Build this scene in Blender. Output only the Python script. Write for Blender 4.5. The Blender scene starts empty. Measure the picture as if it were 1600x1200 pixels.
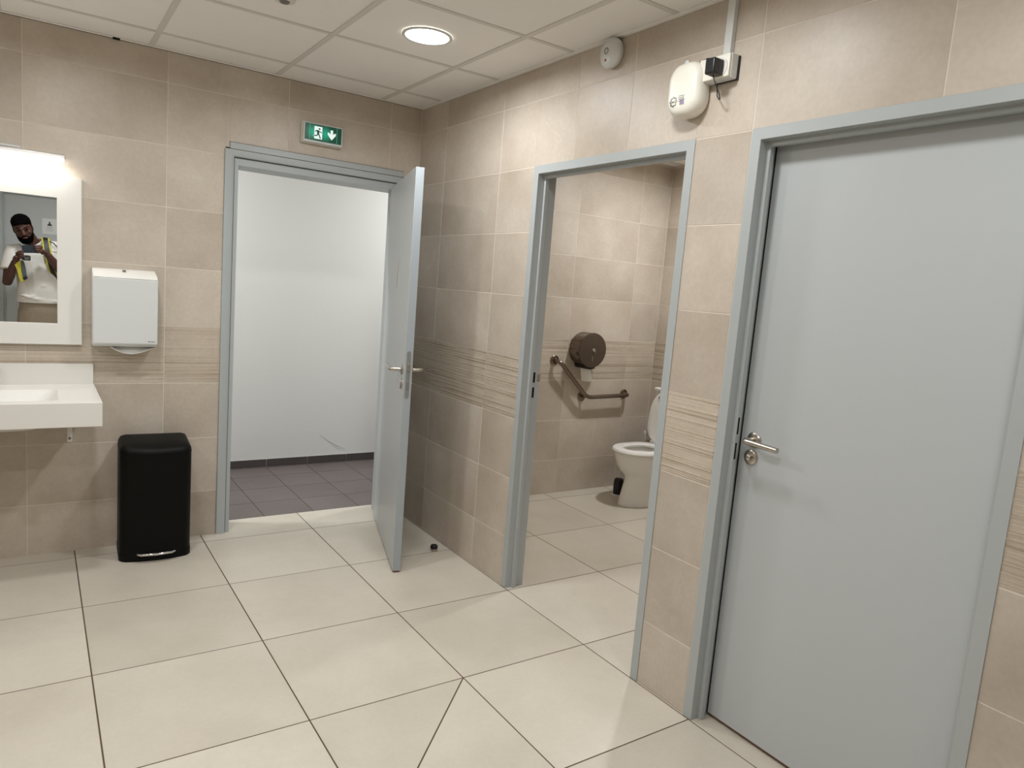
import bpy, bmesh, math, random
from math import sin, cos, pi, radians, hypot
from mathutils import Vector, Matrix, Euler

random.seed(7)
S = bpy.context.scene
COL = S.collection

# ------------------------------------------------------------------ camera, exposure, lights
CAMX, CAMY, CAMZ = -1.9479, -4.0296, 1.4781
cd = bpy.data.cameras.new('camera')
cd.sensor_fit = 'HORIZONTAL'; cd.sensor_width = 36.0
cd.lens = 1106.43 / 1600 * 36.0
cd.clip_start = 0.01; cd.clip_end = 60
cam = bpy.data.objects.new('camera', cd)
cam.rotation_mode = 'XYZ'
cam.rotation_euler = (1.4386, -0.0790, -0.5890)
cam.location = (CAMX, CAMY, CAMZ)
COL.objects.link(cam)
S.camera = cam

S.view_settings.view_transform = 'Standard'
S.view_settings.look = 'None'
S.view_settings.gamma = 1.0
S.view_settings.use_curve_mapping = False
S.view_settings.exposure = 0.31

wd = bpy.data.worlds.new('world'); S.world = wd; wd.use_nodes = True
wd.node_tree.nodes['Background'].inputs[0].default_value = (0.9, 0.93, 1, 1)
wd.node_tree.nodes['Background'].inputs[1].default_value = 0.02

LAMP = (0.955, 0.982, 1.0)
DOWNLIGHTS = [  # x, y, watts, label
    (-0.565, -1.17, 9.5, 'round recessed ceiling downlight near the exit door corner'),
    (-1.765, -1.17, 10.0, 'round recessed ceiling downlight in front of the mirror'),
    (-0.565, -2.37, 5.2, 'round recessed ceiling downlight beside the air freshener'),
    (-0.565, -3.57, 5.2, 'round recessed ceiling downlight beside the closed grey door'),
    (-1.765, -3.57, 11.0, 'round recessed ceiling downlight just in front of the photographer'),
    (-2.965, -2.37, 11.5, 'round recessed ceiling downlight over the left of the washroom'),
]
STALL_LIGHT = (1.62, -0.86, 17.0, 'round recessed ceiling downlight inside the toilet cubicle')
CORRIDOR_LIGHTS = [(-1.75, 0.50, 19.5, 'round corridor downlight left of the open door'),
                   (0.95, 0.50, 15.5, 'round corridor downlight right of the open door')]
LED_WATTS = 1.5

# ------------------------------------------------------------------ materials
def s2l(c):
    c = c / 255.0
    return c / 12.92 if c <= 0.04045 else ((c + 0.055) / 1.055) ** 2.4
def rgb(r, g, b): return (s2l(r), s2l(g), s2l(b), 1.0)

def mat(name, col, rough=0.5, metal=0.0, var=0.0, vscale=6.0, bump=0.0, bscale=80.0, coat=0.0, spec=0.5, trans=0.0, emit=None, estr=0.0):
    m = bpy.data.materials.new(name); m.use_nodes = True
    nt = m.node_tree; N = nt.nodes; L = nt.links
    p = N['Principled BSDF']
    p.inputs['Base Color'].default_value = col
    p.inputs['Roughness'].default_value = rough
    p.inputs['Metallic'].default_value = metal
    p.inputs['Specular IOR Level'].default_value = spec
    p.inputs['Coat Weight'].default_value = coat
    p.inputs['Transmission Weight'].default_value = trans
    if emit:
        p.inputs['Emission Color'].default_value = emit
        p.inputs['Emission Strength'].default_value = estr
    tc = None
    if var > 0 or bump > 0:
        tc = N.new('ShaderNodeTexCoord')
    if var > 0:
        n = N.new('ShaderNodeTexNoise'); n.inputs['Scale'].default_value = vscale; n.inputs['Detail'].default_value = 5
        L.new(tc.outputs['Object'], n.inputs['Vector'])
        mr = N.new('ShaderNodeMapRange'); mr.inputs['From Min'].default_value = 0.3; mr.inputs['From Max'].default_value = 0.7
        mr.inputs['To Min'].default_value = 1 - var; mr.inputs['To Max'].default_value = 1 + var
        L.new(n.outputs['Fac'], mr.inputs['Value'])
        h = N.new('ShaderNodeHueSaturation'); h.inputs['Color'].default_value = col
        L.new(mr.outputs['Result'], h.inputs['Value']); L.new(h.outputs['Color'], p.inputs['Base Color'])
    if bump > 0:
        n2 = N.new('ShaderNodeTexNoise'); n2.inputs['Scale'].default_value = bscale; n2.inputs['Detail'].default_value = 3
        L.new(tc.outputs['Object'], n2.inputs['Vector'])
        b = N.new('ShaderNodeBump'); b.inputs['Strength'].default_value = bump; b.inputs['Distance'].default_value = 0.002
        L.new(n2.outputs['Fac'], b.inputs['Height']); L.new(b.outputs['Normal'], p.inputs['Normal'])
    return m

def tile_mat(name, ca, cb, vein, rough, rnd=0.05, veinamt=0.25, scale=2.2, bump=0.15, stretch=(1, 1, 1), fine=0.04):
    """mottled ceramic: two tones, fine grain, a few pale veins, each tile a little different"""
    m = bpy.data.materials.new(name); m.use_nodes = True
    nt = m.node_tree; N = nt.nodes; L = nt.links
    p = N['Principled BSDF']
    tc = N.new('ShaderNodeTexCoord'); oi = N.new('ShaderNodeObjectInfo')
    mul = N.new('ShaderNodeMath'); mul.operation = 'MULTIPLY'; mul.inputs[1].default_value = 53.0
    L.new(oi.outputs['Random'], mul.inputs[0])
    mp = N.new('ShaderNodeMapping'); mp.inputs['Scale'].default_value = stretch
    L.new(tc.outputs['Object'], mp.inputs['Vector'])
    va = N.new('ShaderNodeVectorMath'); va.operation = 'ADD'
    L.new(mp.outputs['Vector'], va.inputs[0]); L.new(mul.outputs[0], va.inputs[1])
    n1 = N.new('ShaderNodeTexNoise'); n1.inputs['Scale'].default_value = scale; n1.inputs['Detail'].default_value = 7; n1.inputs['Roughness'].default_value = 0.6
    n2 = N.new('ShaderNodeTexNoise'); n2.inputs['Scale'].default_value = 60; n2.inputs['Detail'].default_value = 4
    n3 = N.new('ShaderNodeTexNoise'); n3.inputs['Scale'].default_value = 1.6; n3.inputs['Detail'].default_value = 3; n3.inputs['Distortion'].default_value = 1.2
    for n in (n1, n2, n3): L.new(va.outputs[0], n.inputs['Vector'])
    r = N.new('ShaderNodeMapRange'); r.inputs['From Min'].default_value = 0.32; r.inputs['From Max'].default_value = 0.68
    L.new(n1.outputs['Fac'], r.inputs['Value'])
    mx = N.new('ShaderNodeMix'); mx.data_type = 'RGBA'
    mx.inputs['A'].default_value = ca; mx.inputs['B'].default_value = cb
    L.new(r.outputs['Result'], mx.inputs['Factor'])
    ab = N.new('ShaderNodeMath'); ab.operation = 'SUBTRACT'; ab.inputs[1].default_value = 0.56
    L.new(n3.outputs['Fac'], ab.inputs[0])
    ab2 = N.new('ShaderNodeMath'); ab2.operation = 'ABSOLUTE'; L.new(ab.outputs[0], ab2.inputs[0])
    vr = N.new('ShaderNodeMapRange'); vr.inputs['From Min'].default_value = 0.0; vr.inputs['From Max'].default_value = 0.004
    vr.inputs['To Min'].default_value = veinamt; vr.inputs['To Max'].default_value = 0.0
    L.new(ab2.outputs[0], vr.inputs['Value'])
    gate = N.new('ShaderNodeMath'); gate.operation = 'MULTIPLY'
    gr = N.new('ShaderNodeMapRange'); gr.inputs['From Min'].default_value = 0.5; gr.inputs['From Max'].default_value = 0.62
    L.new(n1.outputs['Fac'], gr.inputs['Value']); L.new(gr.outputs['Result'], gate.inputs[0]); L.new(vr.outputs['Result'], gate.inputs[1])
    mv = N.new('ShaderNodeMix'); mv.data_type = 'RGBA'; mv.inputs['B'].default_value = vein
    L.new(mx.outputs['Result'], mv.inputs['A']); L.new(gate.outputs[0], mv.inputs['Factor'])
    h = N.new('ShaderNodeHueSaturation')
    L.new(mv.outputs['Result'], h.inputs['Color'])
    rr = N.new('ShaderNodeMapRange'); rr.inputs['To Min'].default_value = 1 - rnd; rr.inputs['To Max'].default_value = 1 + rnd
    L.new(oi.outputs['Random'], rr.inputs['Value'])
    fr = N.new('ShaderNodeMapRange'); fr.inputs['From Min'].default_value = 0.3; fr.inputs['From Max'].default_value = 0.7
    fr.inputs['To Min'].default_value = 1 - fine; fr.inputs['To Max'].default_value = 1 + fine
    L.new(n2.outputs['Fac'], fr.inputs['Value'])
    mm = N.new('ShaderNodeMath'); mm.operation = 'MULTIPLY'; L.new(rr.outputs['Result'], mm.inputs[0]); L.new(fr.outputs['Result'], mm.inputs[1])
    L.new(mm.outputs[0], h.inputs['Value'])
    L.new(h.outputs['Color'], p.inputs['Base Color'])
    p.inputs['Roughness'].default_value = rough
    b = N.new('ShaderNodeBump'); b.inputs['Strength'].default_value = bump; b.inputs['Distance'].default_value = 0.002
    L.new(n2.outputs['Fac'], b.inputs['Height']); L.new(b.outputs['Normal'], p.inputs['Normal'])
    return m

M = {}
M['tile'] = tile_mat('beige_wall_tile', rgb(179, 165, 149), rgb(202, 191, 177), rgb(222, 214, 202), 0.42, rnd=0.06)
M['decor'] = tile_mat('beige_ribbed_tile', rgb(186, 173, 156), rgb(202, 190, 174), rgb(215, 204, 186), 0.5, rnd=0.03, veinamt=0.0)
M['floor'] = tile_mat('cream_floor_tile', rgb(195, 186, 171), rgb(210, 202, 188), rgb(222, 214, 202), 0.30, rnd=0.025, veinamt=0.12, scale=1.6, bump=0.06, fine=0.02)
M['dark_tile'] = tile_mat('dark_corridor_tile', rgb(98, 89, 86), rgb(107, 98, 95), rgb(114, 105, 101), 0.45, rnd=0.04, veinamt=0.0, fine=0.06)
M['skirt_tile'] = mat('dark_skirting_tile', rgb(74, 68, 66), 0.4)
M['grout'] = mat('pale_wall_grout', rgb(220, 210, 196), 0.9, var=0.04)
M['floor_grout'] = mat('brown_floor_grout', rgb(92, 74, 60), 0.95, var=0.08)
M['dark_grout'] = mat('dark_corridor_grout', rgb(70, 62, 60), 0.95)
M['white_grout'] = mat('white_grout', rgb(205, 203, 198), 0.9)
M['plaster'] = mat('white_corridor_paint', rgb(216, 215, 211), 0.75, bump=0.15, bscale=120)
M['panel'] = mat('white_ceiling_panel', rgb(243, 240, 236), 0.9, var=0.01, bump=0.12, bscale=220)
M['grid'] = mat('ceiling_grid_paint', rgb(216, 212, 205), 0.55)
M['void'] = mat('dark_void', rgb(18, 16, 15), 0.95)
M['gap'] = mat('dark_joint', rgb(70, 52, 40), 0.95)
M['frame'] = mat('grey_frame_paint', rgb(173, 178, 178), 0.38, bump=0.05, bscale=60)
M['leaf'] = mat('grey_door_laminate', rgb(186, 190, 191), 0.42, bump=0.03, bscale=200)
M['edge'] = mat('pale_door_edge', rgb(160, 167, 171), 0.4)
M['wood_edge'] = mat('raw_wood_edge', rgb(120, 72, 44), 0.8)
M['steel'] = mat('brushed_steel', rgb(190, 184, 174), 0.27, metal=1.0)
M['forend'] = mat('dull_steel', rgb(140, 140, 136), 0.5, metal=0.4)
M['steel_dark'] = mat('dark_polished_steel', rgb(128, 117, 106), 0.26, metal=1.0)
M['chrome'] = mat('chrome', rgb(225, 225, 225), 0.08, metal=1.0)
M['black_hole'] = mat('black_slot', rgb(6, 6, 6), 0.9)
M['ceramic'] = mat('white_ceramic', rgb(232, 229, 222), 0.12, coat=0.3)
M['seat'] = mat('white_toilet_seat', rgb(236, 233, 228), 0.25)
M['resin'] = mat('white_basin_resin', rgb(226, 223, 217), 0.3)
M['white_paint'] = mat('white_lacquer', rgb(230, 228, 222), 0.35)
M['white_plastic'] = mat('white_plastic', rgb(214, 216, 214), 0.35)
M['cream_plastic'] = mat('cream_plastic', rgb(238, 234, 222), 0.38)
M['paper'] = mat('white_paper', rgb(236, 234, 228), 0.9)
M['bin'] = mat('matte_black_steel', rgb(5, 6, 5), 0.5, spec=0.16)
M['bin_base'] = mat('black_plastic', rgb(14, 14, 15), 0.5)
M['black'] = mat('black_plastic_gloss', rgb(24, 25, 27), 0.35)
M['rubber'] = mat('black_rubber', rgb(12, 13, 15), 0.3)
M['red'] = mat('red_lamp', rgb(170, 30, 40), 0.4)
M['ring_grey'] = mat('grey_ring', rgb(120, 116, 112), 0.5)
M['ring_dark'] = mat('matte_dark_grey', rgb(84, 84, 80), 0.8)
M['ink'] = mat('grey_print', rgb(96, 98, 106), 0.6)
M['ink_dark'] = mat('dark_print', rgb(52, 54, 52), 0.6)
M['ink_violet'] = mat('violet_print', rgb(150, 138, 160), 0.6)
M['mirror'] = mat('mirror_glass', (0.86, 0.88, 0.87, 1), 0.0, metal=1.0)
M['sign_paper'] = mat('laminated_sign', rgb(220, 222, 222), 0.4)
M['lamp_face'] = mat('lamp_diffuser', rgb(250, 248, 240), 0.5, emit=(1, 0.96, 0.89, 1), estr=7.0)
M['led'] = mat('led_diffuser', rgb(250, 250, 245), 0.5, emit=(1, 0.975, 0.92, 1), estr=9.0)
M['alu'] = mat('satin_aluminium', rgb(205, 203, 200), 0.35, metal=0.6)
M['skin'] = mat('brown_skin', rgb(78, 47, 37), 0.5, var=0.06, vscale=20)
M['lip'] = mat('lip', rgb(104, 58, 52), 0.45)
M['hair'] = mat('black_hair', rgb(6, 5, 5), 1.0, spec=0.05, bump=0.6, bscale=300)
M['eye_white'] = mat('eye_white', rgb(200, 196, 190), 0.2)
M['polo'] = mat('white_cotton', rgb(214, 210, 204), 0.9, bump=0.4, bscale=30)
M['chino'] = mat('beige_cotton', rgb(142, 128, 110), 0.95, bump=0.4, bscale=25)
M['shoe'] = mat('dark_leather', rgb(30, 27, 25), 0.5)
M['yellow'] = mat('yellow_cloth', rgb(186, 176, 60), 0.85)
M['grey_cloth'] = mat('grey_cloth', rgb(78, 84, 86), 0.85)
M['phone'] = mat('dark_phone', rgb(34, 44, 54), 0.25)
M['pink'] = mat('pink_print', rgb(176, 140, 140), 0.6)
M['scuff'] = mat('grey_scuff', rgb(150, 152, 148), 0.8)

def sign_green():
    m = bpy.data.materials.new('backlit_green'); m.use_nodes = True
    nt = m.node_tree; N = nt.nodes; L = nt.links; p = N['Principled BSDF']
    p.inputs['Base Color'].default_value = rgb(0, 60, 42)
    p.inputs['Roughness'].default_value = 0.3
    tc = N.new('ShaderNodeTexCoord')
    sep = N.new('ShaderNodeSeparateXYZ'); L.new(tc.outputs['Object'], sep.inputs[0])
    tot = None
    for cx in (-0.055, 0.012):          # the LEDs behind the panel
        v = N.new('ShaderNodeVectorMath'); v.operation = 'DISTANCE'; v.inputs[1].default_value = (cx, 0, 0)
        L.new(tc.outputs['Object'], v.inputs[0])
        r = N.new('ShaderNodeMapRange'); r.inputs['From Min'].default_value = 0.0; r.inputs['From Max'].default_value = 0.05
        r.inputs['To Min'].default_value = 1; r.inputs['To Max'].default_value = 0; r.interpolation_type = 'SMOOTHSTEP'
        L.new(v.outputs['Value'], r.inputs['Value'])
        if tot is None: tot = r.outputs['Result']
        else:
            a = N.new('ShaderNodeMath'); L.new(tot, a.inputs[0]); L.new(r.outputs['Result'], a.inputs[1]); tot = a.outputs[0]
    e = N.new('ShaderNodeMapRange'); e.inputs['To Min'].default_value = 0.035; e.inputs['To Max'].default_value = 0.40
    L.new(tot, e.inputs['Value'])
    p.inputs['Emission Color'].default_value = (0.0, 0.62, 0.36, 1)
    L.new(e.outputs['Result'], p.inputs['Emission Strength'])
    return m
M['exit_green'] = sign_green()
M['exit_white'] = mat('backlit_white', rgb(230, 240, 240), 0.4, emit=(0.80, 1.0, 0.95, 1), estr=0.42)
M['exit_runner'] = mat('backlit_dark_green', rgb(0, 60, 45), 0.4, emit=(0.0, 0.16, 0.11, 1), estr=0.1)
M['exit_line'] = mat('pale_green_seam', rgb(90, 190, 150), 0.4, emit=(0.2, 0.7, 0.5, 1), estr=0.15)

# ------------------------------------------------------------------ geometry helpers
class MB:
    def __init__(s): s.v = []; s.f = []; s.sm = []
    def add(s, vs, fs, smooth=False):
        o = len(s.v); s.v += [Vector(p) for p in vs]
        s.f += [tuple(i + o for i in f) for f in fs]; s.sm += [smooth] * len(fs)
        return s
    def box(s, x0, x1, y0, y1, z0, z1):
        if x0 > x1: x0, x1 = x1, x0
        if y0 > y1: y0, y1 = y1, y0
        if z0 > z1: z0, z1 = z1, z0
        return s.add([(x0, y0, z0), (x1, y0, z0), (x1, y1, z0), (x0, y1, z0), (x0, y0, z1), (x1, y0, z1), (x1, y1, z1), (x0, y1, z1)],
                     [(0, 3, 2, 1), (4, 5, 6, 7), (0, 1, 5, 4), (1, 2, 6, 5), (2, 3, 7, 6), (3, 0, 4, 7)])
    def rings(s, rs, cap0=True, cap1=True, smooth=True, closed=True, loop=False):
        n = len(rs[0]); vs = [p for r in rs for p in r]; fs = []
        m = len(rs)
        for i in range(m if loop else m - 1):
            j = (i + 1) % m
            for k in range(n if closed else n - 1):
                l = (k + 1) % n
                fs.append((i * n + k, i * n + l, j * n + l, j * n + k))
        if cap0: fs.append(tuple(range(n - 1, -1, -1)))
        if cap1: fs.append(tuple((m - 1) * n + k for k in range(n)))
        return s.add(vs, fs, smooth)
    def tube(s, path, r, n=12, smooth=True, cap=True):
        """round bar through the points; r a number or one per point"""
        P = [Vector(p) for p in path]; m = len(P)
        rad = r if isinstance(r, (list, tuple)) else [r] * m
        t0 = (P[1] - P[0]).normalized()
        up = Vector((0, 0, 1)) if abs(t0.z) < 0.9 else Vector((1, 0, 0))
        nrm = (up - t0 * up.dot(t0)).normalized()
        out = []
        for i in range(m):
            a = P[min(i + 1, m - 1)] - P[max(i - 1, 0)]; t = a.normalized()
            nrm = (nrm - t * nrm.dot(t)).normalized(); b = t.cross(nrm)
            rr = rad[i]
            ra, rb = rr if isinstance(rr, (list, tuple)) else (rr, rr)
            out.append([P[i] + nrm * (ra * cos(2 * pi * k / n)) + b * (rb * sin(2 * pi * k / n)) for k in range(n)])
        return s.rings(out, cap, cap, smooth)
    def lathe(s, prof, c, axis='z', n=32, smooth=True, cap0=True, cap1=True):
        """profile of (radius, height) pairs turned about the axis through c"""
        c = Vector(c); out = []
        for (r, h) in prof:
            ring = []
            for k in range(n):
                a = 2 * pi * k / n; u, w = r * cos(a), r * sin(a)
                if axis == 'z': ring.append(c + Vector((u, w, h)))
                elif axis == 'y': ring.append(c + Vector((u, h, w)))
                else: ring.append(c + Vector((h, u, w)))
            out.append(ring)
        return s.rings(out, cap0, cap1, smooth)
    def ball(s, c, r, nu=16, nv=10):
        c = Vector(c); rx, ry, rz = r if isinstance(r, (list, tuple)) else (r, r, r); out = []
        for i in range(nv + 1):
            a = -pi / 2 + pi * i / nv; q = max(cos(a), 0.02)
            out.append([c + Vector((rx * q * cos(2 * pi * k / nu), ry * q * sin(2 * pi * k / nu), rz * sin(a))) for k in range(nu)])
        return s.rings(out)
    def prism(s, pts, d0, d1, axes='xz', smooth=False):
        """polygon pts in the named plane pushed from d0 to d1 along the third axis"""
        def P(u, w, d):
            if axes == 'xz': return Vector((u, d, w))
            if axes == 'yz': return Vector((d, u, w))
            return Vector((u, w, d))
        n = len(pts)
        return s.rings([[P(u, w, d0) for u, w in pts], [P(u, w, d1) for u, w in pts]], True, True, smooth)
    def xf(s, mtx):
        s.v = [mtx @ p for p in s.v]; return s

WP = {}
def wpos(o): return WP.get(o.name, Vector((0, 0, 0))) if o else Vector((0, 0, 0))

def build(name, mb, m, parent=None, bevel=0.0, seg=2, at=None, subd=0, flat=False):
    """one mesh object; its origin sits at the middle of its shape (or at 'at')"""
    xs = [p.x for p in mb.v]; ys = [p.y for p in mb.v]; zs = [p.z for p in mb.v]
    c = Vector(at) if at is not None else Vector(((min(xs) + max(xs)) / 2, (min(ys) + max(ys)) / 2, (min(zs) + max(zs)) / 2))
    me = bpy.data.meshes.new(name)
    me.from_pydata([tuple(p - c) for p in mb.v], [], mb.f)
    me.materials.append(m)
    bm = bmesh.new(); bm.from_mesh(me)
    bmesh.ops.recalc_face_normals(bm, faces=bm.faces)
    bm.to_mesh(me); bm.free()
    for p, q in zip(me.polygons, mb.sm): p.use_smooth = q and not flat
    o = bpy.data.objects.new(name, me); COL.objects.link(o)
    if parent: o.parent = parent
    o.location = c - wpos(parent); WP[o.name] = c
    if bevel > 0:
        b = o.modifiers.new('bevel', 'BEVEL'); b.width = bevel; b.segments = seg; b.limit_method = 'ANGLE'; b.angle_limit = radians(35)
        b.harden_normals = False
        for p in me.polygons: p.use_smooth = True
        me.set_sharp_from_angle(angle=radians(35)) if hasattr(me, 'set_sharp_from_angle') else None
    elif any(mb.sm) and not flat:
        if hasattr(me, 'set_sharp_from_angle'): me.set_sharp_from_angle(angle=radians(40))
    if subd:
        k = o.modifiers.new('subdivision', 'SUBSURF'); k.levels = subd; k.render_levels = subd
    return o

def thing(name, label, cat, loc, group=None):
    o = bpy.data.objects.new(name, None); COL.objects.link(o)
    o.empty_display_size = 0.1; o.location = loc; WP[o.name] = Vector(loc)
    o['label'] = label; o['category'] = cat
    if group: o['group'] = group
    return o
def tag(o, label, cat, group=None):
    o['label'] = label; o['category'] = cat
    if group: o['group'] = group
    return o
def struct(o, label=None):
    o['kind'] = 'structure'
    if label: o['label'] = label
    return o

def rrect(cx, cy, w, h, r, n=5, z=None, f=None):
    """rounded rectangle, counter-clockwise, 4*(n+1) points"""
    pts = []
    r = min(r, w / 2 - 1e-4, h / 2 - 1e-4)
    for (sx, sy, a0) in ((1, 1, 0), (-1, 1, 90), (-1, -1, 180), (1, -1, 270)):
        for k in range(n + 1):
            a = radians(a0 + 90 * k / n)
            pts.append((cx + sx * (w / 2 - r) + r * cos(a), cy + sy * (h / 2 - r) + r * sin(a)))
    if z is not None: return [Vector((p[0], p[1], z)) for p in pts]
    if f: return [f(*p) for p in pts]
    return pts

# ------------------------------------------------------------------ tiled surfaces
JW = 0.0032        # joint width
Z0 = 0.2545        # height of the cut bottom course
CEIL = 2.5055
ROWS = [0.0, Z0] + [Z0 + 0.3 * k for k in range(1, 8)] + [2.5020]
DECOR_ROW = 3      # the ribbed band

def subtract(rect, holes):
    out = [rect]
    for (hx0, hx1, hz0, hz1) in holes:
        nxt = []
        for (x0, x1, z0, z1) in out:
            if hx1 <= x0 + 1e-6 or hx0 >= x1 - 1e-6 or hz1 <= z0 + 1e-6 or hz0 >= z1 - 1e-6:
                nxt.append((x0, x1, z0, z1)); continue
            if hx0 > x0: nxt.append((x0, hx0, z0, z1))
            if hx1 < x1: nxt.append((hx1, x1, z0, z1))
            a, b = max(x0, hx0), min(x1, hx1)
            if hz0 > z0: nxt.append((a, b, z0, hz0))
            if hz1 < z1: nxt.append((a, b, hz1, z1))
        out = [q for q in nxt if q[1] - q[0] > 0.004 and q[3] - q[2] > 0.004]
    return out

random.seed(21)
_rib = []
z = 0.0
while z < 1.0:                      # uneven lips: each stands out at its top edge and slopes back below
    w = random.choice([0.012, 0.018, 0.026, 0.036, 0.05]); _rib.append((z, w, random.uniform(0.25, 1.0), random.random() * 6)); z += w
def rib_height(i, u, x, seed):
    """u = 0 at the foot of the rib, 1 at its lip; each rib swells and fades along the tile"""
    a = _rib[i]
    fade = 0.5 + 0.5 * sin(x * 7.0 + a[3] + seed * 2.1)
    return a[2] * (0.25 + 0.75 * fade) * (u ** 1.5)

_cache = {}
TT = 0.006
def tile_mesh(rects, key, m, decor, t=TT):
    k = (key, m.name)
    if k in _cache: return _cache[k]
    mb = MB()
    for (x0, x1, z0, z1) in rects:
        if not decor:
            c = 0.0008
            mb.rings([[Vector(p) for p in ((x0, 0, z0), (x1, 0, z0), (x1, 0, z1), (x0, 0, z1))],
                      [Vector(p) for p in ((x0, -t + c, z0), (x1, -t + c, z0), (x1, -t + c, z1), (x0, -t + c, z1))],
                      [Vector(p) for p in ((x0 + c, -t, z0 + c), (x1 - c, -t, z0 + c), (x1 - c, -t, z1 - c), (x0 + c, -t, z1 - c))]], False, True, False)
        else:
            nx = max(2, int((x1 - x0) / 0.10))
            seed = key[-1]
            grid = []
            for i, (q, w, am, ph) in enumerate(_rib):
                for u in (0.0, 0.5, 1.0):
                    t_ = min(q + w * u * 0.97, 1.0)
                    row = []
                    for k in range(nx + 1):
                        x = x0 + (x1 - x0) * k / nx
                        row.append(Vector((x, -t + 0.0005 - 0.0042 * rib_height(i, u, x, seed), z0 + (z1 - z0) * t_)))
                    grid.append(row)
            n = nx + 1; vs = [p for r in grid for p in r]; fs = []
            for a in range(len(grid) - 1):
                for b in range(nx): fs.append((a * n + b, a * n + b + 1, (a + 1) * n + b + 1, (a + 1) * n + b))
            mb.add(vs, fs)
            mb.rings([[Vector(p) for p in ((x0, 0, z0), (x1, 0, z0), (x1, 0, z1), (x0, 0, z1))],
                      [Vector(p) for p in ((x0, -t + 0.0006, z0), (x1, -t + 0.0006, z0), (x1, -t + 0.0006, z1), (x0, -t + 0.0006, z1))]], False, False, False)
    me = bpy.data.meshes.new('tile')
    me.from_pydata([tuple(p) for p in mb.v], [], mb.f); me.materials.append(m)
    me.update(); _cache[k] = me
    return me

def tile_wall(parent, origin, rotz, cols, holes=(), rows=ROWS, decor=DECOR_ROW, extra_cols=None):
    """tiles as children of the wall; local x runs along the wall, local -y faces the room"""
    R = Matrix.Rotation(rotz, 3, 'Z'); O = Vector(origin); nrow = len(rows) - 1
    sd = 0
    for r in range(nrow):
        cc = cols(r) if callable(cols) else cols
        for a, b in zip(cc[:-1], cc[1:]):
            sd += 1
            x0, x1 = a + JW / 2, b - JW / 2; z0, z1 = rows[r] + JW / 2, rows[r + 1] - (JW / 2 if r < nrow - 1 else 0)
            rects = subtract((x0, x1, z0, z1), holes)
            if not rects: continue
            cx, cz = (x0 + x1) / 2, (z0 + z1) / 2
            loc = [(q[0] - cx, q[1] - cx, q[2] - cz, q[3] - cz) for q in rects]
            d = r == decor
            key = tuple(round(v, 4) for q in loc for v in q) + ((sd % 3) if d else 0,)
            me = tile_mesh(loc, key, M['decor'] if d else M['tile'], d)
            o = bpy.data.objects.new('tile', me); COL.objects.link(o)
            o.parent = parent; w = O + R @ Vector((cx, 0, cz))
            o.location = w - wpos(parent); o.rotation_euler = (0, 0, rotz)

def wall_core(name, x0, x1, y0, y1, z0, z1, holes, along, m):
    """the masonry behind the tiles, in boxes around its openings"""
    mb = MB()
    a0, a1 = (x0, x1) if along == 'x' else (y0, y1)
    for (p, q, r, s) in subtract((a0, a1, z0, z1), holes):
        if along == 'x': mb.box(p, q, y0, y1, r, s)
        else: mb.box(x0, x1, p, q, r, s)
    return build(name, mb, m, at=(0, 0, 0))

RX0, RY0 = -3.62, -4.98      # far corners of the washroom behind the camera
DEPTH = 0.20                 # back wall thickness

# back wall -------------------------------------------------------------
D1 = (-1.112, -0.067, -1, 2.098)           # rough opening of the exit door
wb = struct(wall_core('wall_back', RX0, 0.06, 0.0009, DEPTH - 0.006, 0.0, CEIL + 0.02, [D1], 'x', M['grout']),
            'beige tiled back wall with a ribbed band, holding the mirror and the open exit door')
bcols = [-3.62, -3.1708, -2.5750, -1.9812, -1.3878, -0.7924, -0.1970, -0.0012]
tile_wall(wb, (0, TT, 0), 0, bcols, [(-1.115, -0.064, -1, 2.10), (-1.092, -0.102, 2.0, 2.126)])
# corridor side plaster
pb = MB()
for (p, q, r, s) in subtract((-2.6, 2.4, 0, 2.62), [D1]): pb.box(p, q, DEPTH - 0.006, DEPTH, r, s)
build('plaster', pb, M['plaster'], wb)

# right wall ------------------------------------------------------------
H_ST = (1.2255, 2.2075, -1, 2.057); H_D2 = (2.450, 3.3467, -1, 2.057)     # measured along the wall from the corner
def hole_y(h): return (-h[1] + 0.002, -h[0] - 0.002, -1, h[3] - 0.002)
wr = struct(wall_core('wall_right', 0.0009, 0.10, RY0, 0.02, 0.0, CEIL + 0.02, [hole_y(H_ST), hole_y(H_D2)], 'y', M['grout']),
            'beige tiled right wall with a ribbed band and two grey door frames')
top_cols = [0.0012, 0.3296, 0.9220, 1.5110, 1.8525, 2.4470, 3.0380, 3.63, 4.22, 4.82, 4.98]
tile_wall(wr, (TT, 0, 0), -pi / 2, top_cols, [H_ST, H_D2])

# remaining washroom walls ----------------------------------------------
wl = struct(wall_core('wall_left', RX0 - 0.1, RX0 - 0.0009, RY0, 0.0, 0.0, CEIL + 0.02, [], 'y', M['grout']), 'beige tiled left wall outside the photograph')
tile_wall(wl, (RX0 - TT, 0, 0), pi / 2, [-4.98, -4.38, -3.78, -3.18, -2.58, -1.98, -1.38, -0.78, -0.18, 0.0], rows=ROWS)
H_D3 = (-2.24, -1.22, -1, 2.10)
wf = struct(wall_core('wall_front', RX0, 0.0, RY0 - 0.1, RY0 - 0.0009, 0.0, CEIL + 0.02, [(-2.238, -1.222, -1, 2.098)], 'x', M['grout']),
            'beige tiled wall behind the photographer with the shower door')
tile_wall(wf, (0, RY0 - TT, 0), pi, [0.0, 0.6, 1.2, 1.8, 2.4, 3.0, 3.6], [(1.22, 2.24, -1, 2.10)])

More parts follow.
